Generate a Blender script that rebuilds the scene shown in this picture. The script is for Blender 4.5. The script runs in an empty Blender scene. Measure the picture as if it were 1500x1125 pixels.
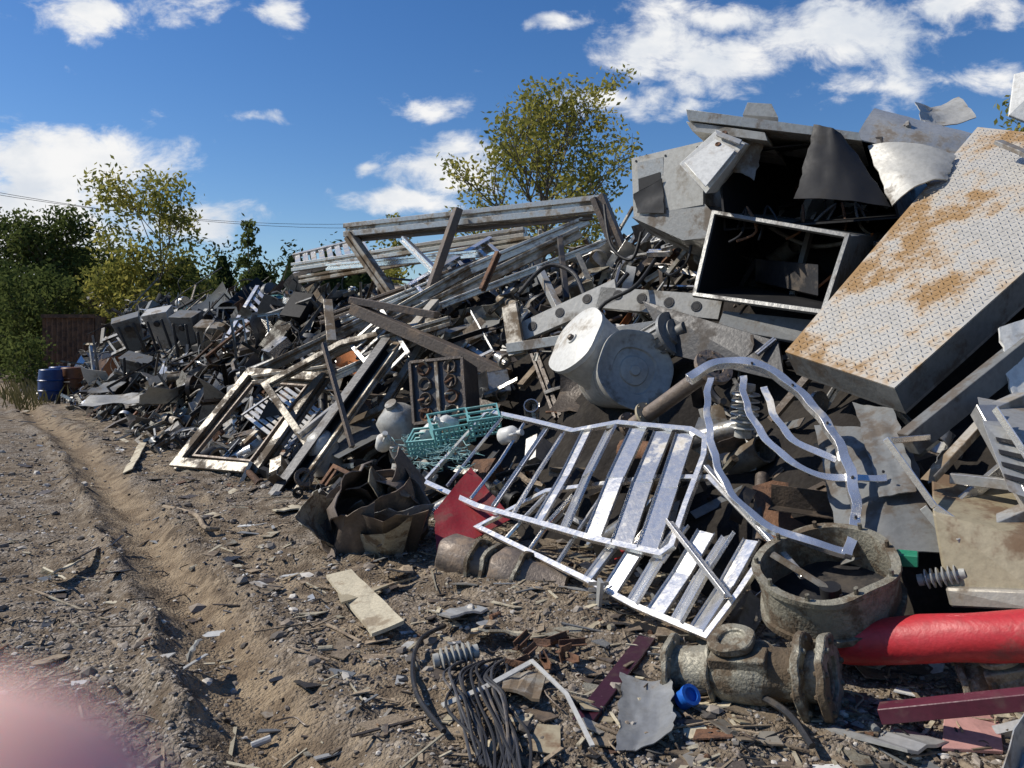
import bpy, math, random
import numpy as np
from mathutils import Vector, Matrix
random.seed(7)
rng = np.random.default_rng(7)
F = 1200.0
EYE = 1.6
K = .8
S0 = 3.1
scene = bpy.context.scene

# ---------------------------------------------------------------- survey helpers
def G(px, py, d):
    return Vector(((px-750)/F*d, d, EYE-(py-500)/F*d))
def sd(px, py):
    u = (px-750)/F; v = (500-py)/F
    return (EYE+K*S0)/max(.05, K*(.8*u+.6)-v)
def gd(px, py):
    return EYE*F/(py-500) if py > 503 else 1e6
def P(px, py, off=0.):
    return G(px, py, min(sd(px, py), gd(px, py))-off)
def GR(px, py, h=0.):
    return G(px, py, gd(px, py))+Vector((0, 0, h))
def mkplane(p, q, r):
    n = (q-p).cross(r-p).normalized()
    if n.y > 0: n = -n
    eye = Vector((0, 0, EYE))
    def f(px, py, o=0.):
        d = Vector(((px-750)/F, 1, (500-py)/F))
        return eye+d*((p-eye).dot(n)/d.dot(n))+n*o
    return f, n

# ---------------------------------------------------------------- materials
def newmat(name):
    m = bpy.data.materials.new(name); m.use_nodes = True
    nt = m.node_tree; nt.nodes.clear()
    out = nt.nodes.new('ShaderNodeOutputMaterial')
    return m, nt, out
def N(nt, t, **kw):
    n = nt.nodes.new(t)
    for k, v in kw.items(): setattr(n, k, v)
    return n
def mixc(nt, fac, a, b, blend='MIX'):
    n = nt.nodes.new('ShaderNodeMix'); n.data_type = 'RGBA'; n.blend_type = blend
    for i, x in ((0, fac), (6, a), (7, b)):
        if isinstance(x, bpy.types.NodeSocket): nt.links.new(x, n.inputs[i])
        elif isinstance(x, (tuple, list)): n.inputs[i].default_value = (*x, 1)
        else: n.inputs[i].default_value = x
    return n.outputs[2]
def math_(nt, op, a, b=None, c=None, clamp=False):
    n = nt.nodes.new('ShaderNodeMath'); n.operation = op; n.use_clamp = clamp
    for i, x in enumerate((a, b, c)):
        if x is None: continue
        if isinstance(x, bpy.types.NodeSocket): nt.links.new(x, n.inputs[i])
        else: n.inputs[i].default_value = x
    return n.outputs[0]
def rampv(nt, x, a, b, lo=0., hi=1.):
    n = nt.nodes.new('ShaderNodeMapRange'); n.interpolation_type = 'SMOOTHSTEP'
    nt.links.new(x, n.inputs[0])
    for i, v in enumerate((a, b, lo, hi)): n.inputs[i+1].default_value = v
    return n.outputs[0]
def noise(nt, vec, scale, detail=6, rough=.6, dist=0.):
    n = nt.nodes.new('ShaderNodeTexNoise')
    if vec is not None: nt.links.new(vec, n.inputs['Vector'])
    n.inputs['Scale'].default_value = scale; n.inputs['Detail'].default_value = detail
    n.inputs['Roughness'].default_value = rough; n.inputs['Distortion'].default_value = dist
    return n
def surf(name, col, met=0., rough=.5, dirt=(.13, .095, .065), da=.4, sc=3., bump=.15, drough=.85, dark=.35):
    m, nt, out = newmat(name)
    tc = N(nt, 'ShaderNodeTexCoord').outputs['Object']
    n1 = noise(nt, tc, sc, 5, .7, 0).outputs['Fac']
    n2 = noise(nt, tc, sc*9, 2, .6).outputs['Fac']
    at = N(nt, 'ShaderNodeAttribute', attribute_name='tint').outputs['Fac']
    fac = rampv(nt, n1, .62-.3*da, .76-.3*da)
    fac = math_(nt, 'MULTIPLY', fac, min(1, .4+da))
    base = mixc(nt, math_(nt, 'MULTIPLY', rampv(nt, n2, .35, .7), .35), col, tuple(c*.5 for c in col))
    c = mixc(nt, fac, base, dirt)
    v = N(nt, 'ShaderNodeVectorMath', operation='SCALE')
    nt.links.new(c, v.inputs[0]); nt.links.new(at, v.inputs['Scale'])
    b = N(nt, 'ShaderNodeBsdfPrincipled')
    nt.links.new(v.outputs[0], b.inputs['Base Color'])
    nt.links.new(math_(nt, 'MULTIPLY', math_(nt, 'SUBTRACT', 1., fac), met), b.inputs['Metallic'])
    r = math_(nt, 'ADD', rough-.1, math_(nt, 'MULTIPLY', n2, .25))
    r = math_(nt, 'ADD', r, math_(nt, 'MULTIPLY', fac, max(0, drough-rough)), clamp=True)
    nt.links.new(r, b.inputs['Roughness'])
    if bump > .05:
        bp = N(nt, 'ShaderNodeBump'); bp.inputs['Strength'].default_value = bump; bp.inputs['Distance'].default_value = .015
        nt.links.new(n2, bp.inputs['Height'])
        nt.links.new(bp.outputs[0], b.inputs['Normal'])
    nt.links.new(b.outputs[0], out.inputs[0])
    return m
M = {}
M['alu'] = surf('weathered_aluminum', (.60, .585, .55), .7, .33, dirt=(.17, .135, .09), da=.4)
M['alub'] = surf('bright_aluminum', (.90, .88, .84), .82, .24, dirt=(.34, .29, .22), da=.22, bump=.09)
M['alud'] = surf('dirty_aluminum', (.43, .395, .33), .45, .46, dirt=(.16, .115, .07), da=.62)
M['galv'] = surf('galvanized_steel', (.45, .45, .43), .45, .40, dirt=(.14, .10, .065), da=.40)
M['gray'] = surf('gray_paint', (.19, .195, .19), 0, .42, dirt=(.10, .075, .052), da=.45)
M['lgray'] = surf('light_gray_paint', (.48, .47, .43), .1, .42, dirt=(.16, .125, .085), da=.38, sc=2.4)
M['olive'] = surf('olive_gray_cast_metal', (.28, .26, .20), .2, .52, dirt=(.105, .075, .045), da=.6, sc=6, bump=.55)
M['rust'] = surf('rusty_steel', (.19, .095, .05), .1, .8, dirt=(.085, .045, .028), da=.6, sc=6, bump=.5)
M['brown'] = surf('brown_steel', (.125, .10, .08), .3, .5, dirt=(.19, .135, .09), da=.4, sc=4, bump=.35)
M['dark'] = surf('dark_steel', (.026, .026, .028), .3, .45, dirt=(.07, .055, .04), da=.33)
M['black'] = surf('black_parts_and_cavity_shade', (.006, .006, .007), 0, .6, dirt=(.02, .017, .014), da=.2, bump=0)  # black parts; also paints the shade inside cavities and holes
M['white'] = surf('white_enamel', (.74, .73, .68), 0, .4, dirt=(.28, .21, .14), da=.3)
M['red'] = surf('red_paint', (.46, .026, .032), 0, .45, dirt=(.22, .07, .055), da=.35, sc=4)
M['maroon'] = surf('maroon_paint', (.085, .016, .03), 0, .4, dirt=(.12, .08, .06), da=.35)
M['teal'] = surf('teal_plastic', (.16, .40, .40), 0, .5, da=.25)
M['blue'] = surf('blue_plastic', (.015, .12, .50), 0, .4, da=.1)
M['green'] = surf('green_plastic', (.02, .22, .12), 0, .4, da=.1)
M['orange'] = surf('orange_plastic', (.5, .17, .05), 0, .5, da=.3)
M['wood'] = surf('old_wood', (.33, .255, .17), 0, .8, dirt=(.15, .11, .075), da=.5, sc=7, bump=.4)
M['pale'] = surf('pale_board', (.52, .46, .33), 0, .75, dirt=(.25, .19, .12), da=.45, sc=5, bump=.3)
M['porc'] = surf('gray_porcelain', (.40, .395, .36), 0, .25, da=.3)
M['tan'] = surf('tan_painted_steel', (.40, .34, .225), .05, .5, dirt=(.17, .10, .055), da=.5)
M['bark'] = surf('bark', (.14, .12, .095), 0, .9, da=.2, sc=8, bump=0)
M['soil'] = surf('pile_soil_gap_shade', (.024, .019, .014), 0, .95, dirt=(.012, .009, .007), da=.6, sc=3, bump=.6)  # soil darkened so its colour stands in for shadow between pieces
M['tread'] = surf('tread_plate_metal', (.62, .585, .51), .35, .33, dirt=(.29, .175, .075), da=.60, sc=1.5, bump=0)
M['net'] = surf('teal_netting', (.26, .46, .46), 0, .6, da=.2)
M['pink'] = surf('pink_panel', (.5, .27, .24), 0, .6, da=.3)
def skinmat():
    m, nt, out = newmat('skin')
    tc = N(nt, 'ShaderNodeTexCoord').outputs['Object']; n = noise(nt, tc, 90, 3).outputs['Fac']
    b = N(nt, 'ShaderNodeBsdfPrincipled'); b.inputs['Roughness'].default_value = .5
    nt.links.new(mixc(nt, n, (.80, .47, .38), (.88, .58, .49)), b.inputs['Base Color'])
    b.inputs['Subsurface Weight'].default_value = .6; b.inputs['Subsurface Radius'].default_value = (.012, .006, .004); b.inputs['Subsurface Scale'].default_value = 1.
    nt.links.new(b.outputs[0], out.inputs[0]); return m
M['skin'] = skinmat()
def stonemat():
    m, nt, out = newmat('gravel_stone')
    at = N(nt, 'ShaderNodeAttribute', attribute_name='tint').outputs['Fac']
    r = N(nt, 'ShaderNodeValToRGB'); nt.links.new(at, r.inputs[0])
    els = r.color_ramp.elements
    els[0].color = (.08, .068, .056, 1); els[1].position = .98; els[1].color = (.55, .51, .45, 1)
    for p, c in ((.35, (.165, .14, .115)), (.6, (.25, .20, .15)), (.85, (.33, .30, .26))):
        e = els.new(p); e.color = (*c, 1)
    b = N(nt, 'ShaderNodeBsdfPrincipled'); b.inputs['Roughness'].default_value = .85
    nt.links.new(r.outputs[0], b.inputs['Base Color']); nt.links.new(b.outputs[0], out.inputs[0])
    return m
M['stone'] = stonemat()
def leafmat(name, c1, c2, tr=.42):
    m, nt, out = newmat(name)
    at = N(nt, 'ShaderNodeAttribute', attribute_name='tint').outputs['Fac']
    c = mixc(nt, at, c1, c2)
    d = N(nt, 'ShaderNodeBsdfDiffuse')
    t = N(nt, 'ShaderNodeBsdfTranslucent')
    nt.links.new(c, d.inputs['Color']); nt.links.new(c, t.inputs[0])
    mx = N(nt, 'ShaderNodeMixShader'); mx.inputs[0].default_value = tr
    nt.links.new(d.outputs[0], mx.inputs[1]); nt.links.new(t.outputs[0], mx.inputs[2])
    nt.links.new(mx.outputs[0], out.inputs[0])
    return m
M['leafy'] = leafmat('yellow_green_leaves', (.12, .15, .035), (.46, .40, .10))
M['leafg'] = leafmat('green_leaves', (.04, .062, .02), (.14, .165, .05))
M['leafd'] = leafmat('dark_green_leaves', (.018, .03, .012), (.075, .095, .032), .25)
M['weed'] = leafmat('dry_weeds', (.12, .11, .04), (.26, .22, .10))

# ---------------------------------------------------------------- numeric noise
def vn(x, y, s=0):
    xi = np.floor(x); yi = np.floor(y); fx = x-xi; fy = y-yi
    fx = fx*fx*(3-2*fx); fy = fy*fy*(3-2*fy)
    h = lambda a, c: (np.sin(a*127.1+c*311.7+s*74.7)*43758.5453) % 1
    return (h(xi, yi)*(1-fx)+h(xi+1, yi)*fx)*(1-fy)+(h(xi, yi+1)*(1-fx)+h(xi+1, yi+1)*fx)*fy
def fbm(x, y, s=0, o=4):
    r = 0; a = .5
    for i in range(o):
        r = r+a*(vn(x, y, s+i)-.5); x = x*2.03+3.1; y = y*2.03+1.7; a *= .5
    return r

# ---------------------------------------------------------------- mesh builder
class B:
    def __init__(s, name):
        s.name = name; s.v = []; s.f = []; s.m = []; s.t = []; s.sm = []; s.mats = []; s.mul = 1.
    def mi(s, k):
        if k not in s.mats: s.mats.append(k)
        return s.mats.index(k)
    def add(s, verts, faces, mat, tint=1., smooth=False):
        o = len(s.v); i = s.mi(mat)
        s.v.extend([tuple(v) for v in verts])
        for f in faces:
            s.f.append([o+j for j in f]); s.m.append(i); s.t.append(tint*s.mul); s.sm.append(smooth)
    def dent(s, amp, sc):
        for k, v in enumerate(s.v):
            a = Vector(v)*sc
            s.v[k] = tuple(Vector(v)+Vector((math.sin(a.y*2.1+a.z*3.3+1), math.sin(a.x*2.7+a.z*1.9+2), math.sin(a.x*3.1+a.y*1.7)))*amp)
    def finish(s, bevel=0., parent=None):
        me = bpy.data.meshes.new(s.name)
        me.from_pydata(s.v, [], s.f)
        for k in s.mats: me.materials.append(M[k])
        me.polygons.foreach_set('material_index', s.m)
        me.polygons.foreach_set('use_smooth', s.sm)
        a = me.attributes.new('tint', 'FLOAT', 'FACE'); a.data.foreach_set('value', s.t)
        me.update()
        if any(s.sm):
            try: me.set_sharp_from_angle(angle=math.radians(38))
            except Exception: pass
        ob = bpy.data.objects.new(s.name, me); scene.collection.objects.link(ob)
        if bevel:
            md = ob.modifiers.new('bevel', 'BEVEL'); md.width = bevel; md.segments = 1; md.limit_method = 'ANGLE'
            md.angle_limit = math.radians(40)
        if parent: ob.parent = parent
        return ob
def axes(p0, p1, up=None):
    z = (p1-p0).normalized()
    up = Vector(up) if up is not None else Vector((0, 0, 1))
    if abs(z.dot(up.normalized())) > .97: up = Vector((1, .2, 0))
    x = up.cross(z).normalized(); y = z.cross(x)
    return x, y, z
def pbox(w, h): return [(-w/2, -h/2), (w/2, -h/2), (w/2, h/2), (-w/2, h/2)]
def pC(w, h, t=.006): return [(-w/2, -h/2), (w/2, -h/2), (w/2, -h/2+t), (-w/2+t, -h/2+t), (-w/2+t, h/2-t), (w/2, h/2-t), (w/2, h/2), (-w/2, h/2)]
def pL(w, h, t=.006): return [(-w/2, -h/2), (w/2, -h/2), (w/2, -h/2+t), (-w/2+t, -h/2+t), (-w/2+t, h/2), (-w/2, h/2)]
def pT(w, h):
    return [(-w/2, -h/2), (w/2, -h/2), (w/2, -h*.1), (w*.15, -h*.1), (w*.15, h*.18), (w*.5, h*.18), (w*.5, h*.5), (-w*.5, h*.5), (-w*.5, h*.18), (-w*.2, h*.18), (-w*.2, -h*.1), (-w*.5, -h*.1)]
def beam(b, p0, p1, prof, mat, up=None, tint=1.):
    x, y, z = axes(p0, p1, up); n = len(prof)
    vs = [p+x*a+y*c for p in (p0, p1) for a, c in prof]
    fs = [[i, (i+1) % n, n+(i+1) % n, n+i] for i in range(n)]+[list(range(n))[::-1], list(range(n, 2*n))]
    b.add(vs, fs, mat, tint)
def sweep(b, pts, prof, nrm, mat, closed=False, tint=1., smooth=False):
    k = len(pts); n = len(prof); vs = []; nrm = nrm.normalized()
    for i, p in enumerate(pts):
        if closed: a = (p-pts[i-1]).normalized(); c = (pts[(i+1) % k]-p).normalized()
        else:
            a = (p-pts[i-1]).normalized() if i else (pts[1]-p).normalized()
            c = (pts[i+1]-p).normalized() if i < k-1 else a
        t = (a+c)
        t = t.normalized() if t.length > 1e-4 else a
        x = nrm.cross(t).normalized()
        sc = 1/max(.45, t.dot(c))
        vs += [p+x*q[0]*sc+nrm*q[1] for q in prof]
    fs = []
    for i in range(k if closed else k-1):
        j = (i+1) % k
        for q in range(n):
            r = (q+1) % n; fs.append([i*n+q, i*n+r, j*n+r, j*n+q])
    if not closed: fs += [list(range(n))[::-1], [(k-1)*n+q for q in range(n)]]
    b.add(vs, fs, mat, tint, smooth)
def cr(pts, n=6):
    out = []; L = len(pts)
    for i in range(L-1):
        p0 = pts[max(0, i-1)]; p1 = pts[i]; p2 = pts[i+1]; p3 = pts[min(L-1, i+2)]
        for k in range(n):
            t = k/n
            out.append(.5*((2*p1)+(p2-p0)*t+(2*p0-5*p1+4*p2-p3)*t*t+(3*p1-p0-3*p2+p3)*t**3))
    out.append(pts[-1]); return out
def tube(b, pts, r, mat, n=7, r1=None, tint=1., rl=None):
    k = len(pts); r1 = r if r1 is None else r1
    x, y, z = axes(pts[0], pts[1]); vs = []
    for i, p in enumerate(pts):
        t = (pts[min(k-1, i+1)]-pts[max(0, i-1)])
        if t.length < 1e-6: t = z
        t = t.normalized(); x = (x-t*x.dot(t))
        if x.length < 1e-5: x = t.orthogonal()
        x.normalize(); y = t.cross(x)
        rr = rl[i] if rl else r+(r1-r)*i/max(1, k-1)
        vs += [p+(x*math.cos(a)+y*math.sin(a))*rr for a in (2*math.pi*j/n for j in range(n))]
    fs = [[i*n+j, i*n+(j+1) % n, (i+1)*n+(j+1) % n, (i+1)*n+j] for i in range(k-1) for j in range(n)]
    fs += [list(range(n))[::-1], [(k-1)*n+j for j in range(n)]]
    b.add(vs, fs, mat, tint, True)
def lathe(b, c, ax, prof, mat, n=24, tint=1., squash=1., smooth=True, up=None):
    x, y, z = axes(c, c+ax, up); vs = []
    for h, r in prof:
        r = max(r, .0006)
        vs += [c+z*h+(x*math.cos(a)+y*math.sin(a)*squash)*r for a in (2*math.pi*j/n for j in range(n))]
    fs = [[i*n+j, i*n+(j+1) % n, (i+1)*n+(j+1) % n, (i+1)*n+j] for i in range(len(prof)-1) for j in range(n)]
    b.add(vs, fs, mat, tint, smooth)
def flange(b, c, ax, r, th, mat, nb=8, bore=.5, tint=1.):
    ax = ax.normalized()
    lathe(b, c, ax, [(-th/2, r*bore), (-th/2, r), (th/2, r), (th/2, r*bore), (-th/2, r*bore)], mat, 28, tint)
    x, y, z = axes(c, c+ax)
    for i in range(nb):
        a = 2*math.pi*i/nb+.2
        q = c+(x*math.cos(a)+y*math.sin(a))*r*.84
        lathe(b, q-z*(th*.5+.012), z, [(0, 0), (0, r*.08), (th+.024, r*.08), (th+.024, 0)], mat, 6, tint*.8, smooth=False)
def bquad(b, q, ext, mat, tint=1.):
    vs = list(q)+[p+ext for p in q]
    b.add(vs, [[0, 1, 2, 3], [7, 6, 5, 4], [0, 4, 5, 1], [1, 5, 6, 2], [2, 6, 7, 3], [3, 7, 4, 0]], mat, tint)
def plate(b, q, th, mat, tint=1.):
    n = (q[1]-q[0]).cross(q[3]-q[0]).normalized()
    bquad(b, q, n*th, mat, tint)
def openbox(b, q, ext, mat, inmat, th=.012, tint=1.):  # inmat darkens the inside faces by colour, standing in for interior shade
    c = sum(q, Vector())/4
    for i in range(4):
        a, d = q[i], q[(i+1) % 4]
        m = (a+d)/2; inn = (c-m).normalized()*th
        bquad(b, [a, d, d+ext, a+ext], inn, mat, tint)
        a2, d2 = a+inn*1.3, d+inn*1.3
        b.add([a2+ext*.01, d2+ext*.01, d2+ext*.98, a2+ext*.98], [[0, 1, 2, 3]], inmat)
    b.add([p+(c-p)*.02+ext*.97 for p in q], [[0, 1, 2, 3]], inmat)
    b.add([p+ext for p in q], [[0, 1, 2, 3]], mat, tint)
def crumple(b, q, nx, ny, amp, mat, rnd, tint=1., curl=0., th=.004, fine=0):
    n = (q[1]-q[0]).cross(q[3]-q[0]).normalized(); vs = []
    if fine: nx *= fine; ny *= fine
    sx, sy = rnd.uniform(0, 99), rnd.uniform(0, 99)
    for j in range(ny+1):
        for i in range(nx+1):
            s, t = i/nx, j/ny
            p = q[0]*(1-s)*(1-t)+q[1]*s*(1-t)+q[2]*s*t+q[3]*(1-s)*t
            if fine:
                k = abs(float(fbm(np.array([s*2.2+sx]), np.array([t*2.2+sy]), 3, 3)[0]))*7-.8
                e = (q[1]-q[0]).normalized()*(.006*(math.sin(t*13+sx)+math.sin(t*31))*(1 if i in (0, nx) else 0))
                vs.append(p+e+n*(k*amp+curl*(s-.5)**2*4))
            else: vs.append(p+n*(rnd.uniform(-amp, amp)+curl*(s-.5)**2*4))
    w = nx+1; m = len(vs)
    fs = [[j*w+i, j*w+i+1, (j+1)*w+i+1, (j+1)*w+i] for j in range(ny) for i in range(nx)]
    vs2 = [v-n*th for v in vs]
    bd = [i for i in range(w)]+[j*w+nx for j in range(1, ny+1)]+[ny*w+i for i in range(nx-1, -1, -1)]+[j*w for j in range(ny-1, 0, -1)]
    fs2 = [[m+k for k in f[::-1]] for f in fs]
    rim = [[bd[i], bd[(i+1) % len(bd)], m+bd[(i+1) % len(bd)], m+bd[i]] for i in range(len(bd))]
    b.add(vs+vs2, fs+fs2+rim, mat, tint, bool(fine))
def insulator(b, c, ax, L, r, n=6, mat='porc', cap='alud', tint=1.):
    ax = ax.normalized(); pr = [(0, 0), (0, r*.6), (L*.12, r*.6), (L*.12, r*.45)]
    for i in range(n):
        h = L*(.14+.74*i/n); dh = L*.74/n
        pr += [(h, r*.45), (h+dh*.35, r), (h+dh*.55, r*.95), (h+dh*.6, r*.45)]
    pr += [(L*.88, r*.45), (L*.88, r*.6), (L, r*.6), (L, 0)]
    lathe(b, c, ax, pr, mat, 16, tint)
def np_mesh(name, V, Fc, mats, mi=None, tint=None, smooth=False, parent=None):
    k = Fc.shape[1]; nf = len(Fc)
    me = bpy.data.meshes.new(name)
    me.vertices.add(len(V)); me.vertices.foreach_set('co', V.astype(np.float32).ravel())
    me.loops.add(nf*k); me.loops.foreach_set('vertex_index', Fc.astype(np.int32).ravel())
    me.polygons.add(nf); me.polygons.foreach_set('loop_start', np.arange(0, nf*k, k, dtype=np.int32))
    try: me.polygons.foreach_set('loop_total', np.full(nf, k, dtype=np.int32))
    except Exception: pass
    for m in mats: me.materials.append(M[m] if isinstance(m, str) else m)
    if mi is not None: me.polygons.foreach_set('material_index', mi.astype(np.int32))
    me.polygons.foreach_set('use_smooth', np.full(nf, smooth))
    if tint is not None:
        a = me.attributes.new('tint', 'FLOAT', 'FACE'); a.data.foreach_set('value', tint.astype(np.float32))
    me.update(calc_edges=True); me.validate()
    ob = bpy.data.objects.new(name, me); scene.collection.objects.link(ob)
    if parent: ob.parent = parent
    return ob
def empty(name):
    e = bpy.data.objects.new(name, None); e.empty_display_size = .2; scene.collection.objects.link(e); return e

# ---------------------------------------------------------------- ground
def st(x, y): return .8*x+.6*y, -.6*x+.8*y
def trackc(t): return np.interp(t, [-3, 3, 5, 8, 14, 24, 60], [.95, 1.2, 1.42, 1.72, 2.2, 2.5, 2.9])
def trackd(x, y):
    s, t = st(x, y); return s-trackc(t)+.16*fbm(x*.9, y*.9, 5, 2)+.12*fbm(x*4, y*4, 6, 3)
def gh(x, y):
    s, t = st(x, y); d = trackd(x, y)
    r = np.sqrt(x*x+y*y); fine = np.clip(1-r/40, 0, 1)
    h = .16*fbm(x*.5, y*.5, 1, 3)+(.10*fbm(x*2.6, y*2.6, 2, 3)+.055*fbm(x*12, y*12, 3, 3))*fine
    inn = np.clip(1-np.abs(d)/.25, 0, 1); inn = inn*inn*(3-2*inn)
    h = h*(1-.35*inn)-.09*inn
    h = h+.10*np.exp(-((d+.33)/.08)**2)*(.3+2.4*(fbm(x*4, y*4, 9, 2)+.2))*(.6+.4*(r < 14))+.045*np.exp(-((d-.34)/.09)**2)
    rag = .5+1.2*np.clip(fbm(x*3, y*3, 15, 2)+.3, 0, 1)
    lug = np.clip(1-np.abs(d-.24)/.12, 0, 1)*(np.sin(t*2*math.pi/.12+d*9) > 0)*.036*((t > 4.4) & (t < 8.6))*rag
    h = h+lug
    lug2 = np.clip(1-np.abs(d+.02)/.14, 0, 1)*(np.sin(t*2*math.pi/.10-np.abs(d)*22) > .1)*.014*(t < 16)*rag
    h = h+lug2
    h = h+.12*np.clip((s-2.3)/1.2, 0, 1)+.12*np.clip(fbm(x*1.8, y*1.8, 17, 3), 0, 1)*np.clip((s-1.9)/.5, 0, 1)*fine
    d2 = s+.75+.15*fbm(x*.7, y*.7, 12, 2)
    h = h-.05*np.exp(-(d2/.2)**2)+.04*np.exp(-((d2+.32)/.1)**2)
    return h
def gz(x, y): return float(gh(np.array([x]), np.array([y]))[0])

ang = np.concatenate([np.arange(-44, 44, .2), np.arange(44, 316, 4.)])
ang = np.radians(ang); na = len(ang)
rad = [.25]
while rad[-1] < 900: rad.append(rad[-1]*(1.009 if rad[-1] < 30 else 1.05))
rad = np.array(rad); nr = len(rad)
A, R = np.meshgrid(ang, rad)
X = R*np.sin(A); Y = R*np.cos(A); Z = gh(X, Y)
V = np.stack([X.ravel(), Y.ravel(), Z.ravel()], 1)
i = np.arange(nr-1)[:, None]; j = np.arange(na)[None, :]
jn = (j+1) % na
Fq = np.stack([(i*na+j), (i*na+jn), ((i+1)*na+jn), ((i+1)*na+j)], -1).reshape(-1, 4)[:, ::-1]
def groundmat():
    m, nt, out = newmat('ground_dirt')
    tc = N(nt, 'ShaderNodeTexCoord').outputs['Object']
    tr = N(nt, 'ShaderNodeAttribute', attribute_name='track').outputs['Fac']
    big = noise(nt, tc, .8, 4, .65).outputs['Fac']; mid = noise(nt, tc, 5, 4, .65).outputs['Fac']; fine = noise(nt, tc, 42, 3, .65).outputs['Fac']
    vo = N(nt, 'ShaderNodeTexVoronoi'); vo.inputs['Scale'].default_value = 55; nt.links.new(tc, vo.inputs['Vector'])
    hs = N(nt, 'ShaderNodeSeparateColor'); nt.links.new(vo.outputs['Color'], hs.inputs[0])
    r = N(nt, 'ShaderNodeValToRGB'); nt.links.new(hs.outputs[0], r.inputs[0])
    els = r.color_ramp.elements; els[0].color = (.08, .068, .056, 1); els[1].color = (.46, .42, .365, 1)
    e = els.new(.4); e.color = (.19, .162, .132, 1); e = els.new(.75); e.color = (.29, .25, .205, 1)
    soil = mixc(nt, rampv(nt, mid, .35, .65), (.135, .102, .070), (.29, .23, .16))
    gm = rampv(nt, math_(nt, 'ADD', math_(nt, 'MULTIPLY', big, .5), math_(nt, 'MULTIPLY', mid, .5)), .45, .58)
    g = mixc(nt, math_(nt, 'MULTIPLY', gm, .8), soil, r.outputs[0])
    g = mixc(nt, math_(nt, 'MULTIPLY', rampv(nt, fine, .5, .72), .45), g, (.075, .058, .042))
    tn = mixc(nt, rampv(nt, mid, .32, .68), (.19, .138, .088), (.36, .28, .185))
    tn = mixc(nt, math_(nt, 'MULTIPLY', rampv(nt, fine, .47, .72), .5), tn, (.13, .095, .06))
    tn = mixc(nt, math_(nt, 'MULTIPLY', rampv(nt, big, .5, .62), .4), tn, (.15, .108, .068))
    tf = rampv(nt, math_(nt, 'ADD', tr, math_(nt, 'MULTIPLY', math_(nt, 'SUBTRACT', mid, .5), 2.)), .3, .9)
    c = mixc(nt, math_(nt, 'MULTIPLY', tf, .92), g, tn)
    b = N(nt, 'ShaderNodeBsdfPrincipled'); b.inputs['Roughness'].default_value = .95; b.inputs['Specular IOR Level'].default_value = .15
    nt.links.new(c, b.inputs['Base Color'])
    bp = N(nt, 'ShaderNodeBump'); bp.inputs['Strength'].default_value = 1.; bp.inputs['Distance'].default_value = .022
    nt.links.new(math_(nt, 'SUBTRACT', math_(nt, 'MULTIPLY', fine, 1.4), math_(nt, 'MULTIPLY', vo.outputs['Distance'], .5)), bp.inputs['Height'])
    nt.links.new(bp.outputs[0], b.inputs['Normal'])
    nt.links.new(b.outputs[0], out.inputs[0]); return m
gm = groundmat()
gob = np_mesh('ground', V, Fq, [gm], smooth=True)
D = trackd(V[:, 0], V[:, 1]); s_, t_ = st(V[:, 0], V[:, 1])
tv = np.clip(1.2-np.abs(D)/.34, 0, 1)
tv = np.maximum(tv, .55*np.clip(1.3-np.abs(s_+.75)/.35, 0, 1))
tv = np.maximum(tv, .6*np.clip(1-np.abs(D-.65)/.6, 0, 1))
tv = np.maximum(tv, .55*np.clip(fbm(V[:, 0]*.6, V[:, 1]*.6, 61, 3)*4, 0, 1))
at = gob.data.attributes.new('track', 'FLOAT', 'POINT'); at.data.foreach_set('value', tv.astype(np.float32))

t5 = (1+5**.5)/2
ico = np.array([(-1, t5, 0), (1, t5, 0), (-1, -t5, 0), (1, -t5, 0), (0, -1, t5), (0, 1, t5), (0, -1, -t5), (0, 1, -t5), (t5, 0, -1), (t5, 0, 1), (-t5, 0, -1), (-t5, 0, 1)])/1.9
icf = np.array([(0, 11, 5), (0, 5, 1), (0, 1, 7), (0, 7, 10), (0, 10, 11), (1, 5, 9), (5, 11, 4), (11, 10, 2), (10, 7, 6), (7, 1, 8), (3, 9, 4), (3, 4, 2), (3, 2, 6), (3, 6, 8), (3, 8, 9), (4, 9, 5), (2, 4, 11), (6, 2, 10), (8, 6, 7), (9, 8, 1)])
def scatter_xy(n, dmin, dmax, p=1.):
    d = dmin*(dmax/dmin)**(rng.random(n)**p); u = rng.uniform(-.72, .75, n)
    return u*d, d
x, y = scatter_xy(34000, 2.3, 14)
s, t = st(x, y); dd = trackd(x, y)
keep = ((np.abs(dd) > .25) | (rng.random(len(x)) < .22)) & (s < 4.2) & (vn(x*1.3, y*1.3, 33)+.35*vn(x*5, y*5, 34) > .42+.3*rng.random(len(x))-.15)
x, y = x[keep], y[keep]; n = len(x)
sz = (.004+.010*rng.random(n)**2.5+.02*(rng.random(n) < .015))*(.7+.09*y)
Q = ico[None]*(1+rng.uniform(-.3, .3, (n, 12, 1)))
Q = Q*np.stack([sz*rng.uniform(.8, 1.5, n), sz*rng.uniform(.8, 1.3, n), sz*rng.uniform(.5, .9, n)], 1)[:, None, :]
th = rng.uniform(0, 6.28, n); cth, sth = np.cos(th)[:, None], np.sin(th)[:, None]
Q = np.stack([Q[..., 0]*cth-Q[..., 1]*sth, Q[..., 0]*sth+Q[..., 1]*cth, Q[..., 2]], -1)
Q = Q+np.stack([x, y, gh(x, y)+sz*.2], 1)[:, None, :]
Fp = (icf[None]+12*np.arange(n)[:, None, None]).reshape(-1, 3)
np_mesh('gravel', Q.reshape(-1, 3), Fp, ['stone'], tint=np.repeat(rng.random(n), 20))

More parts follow.
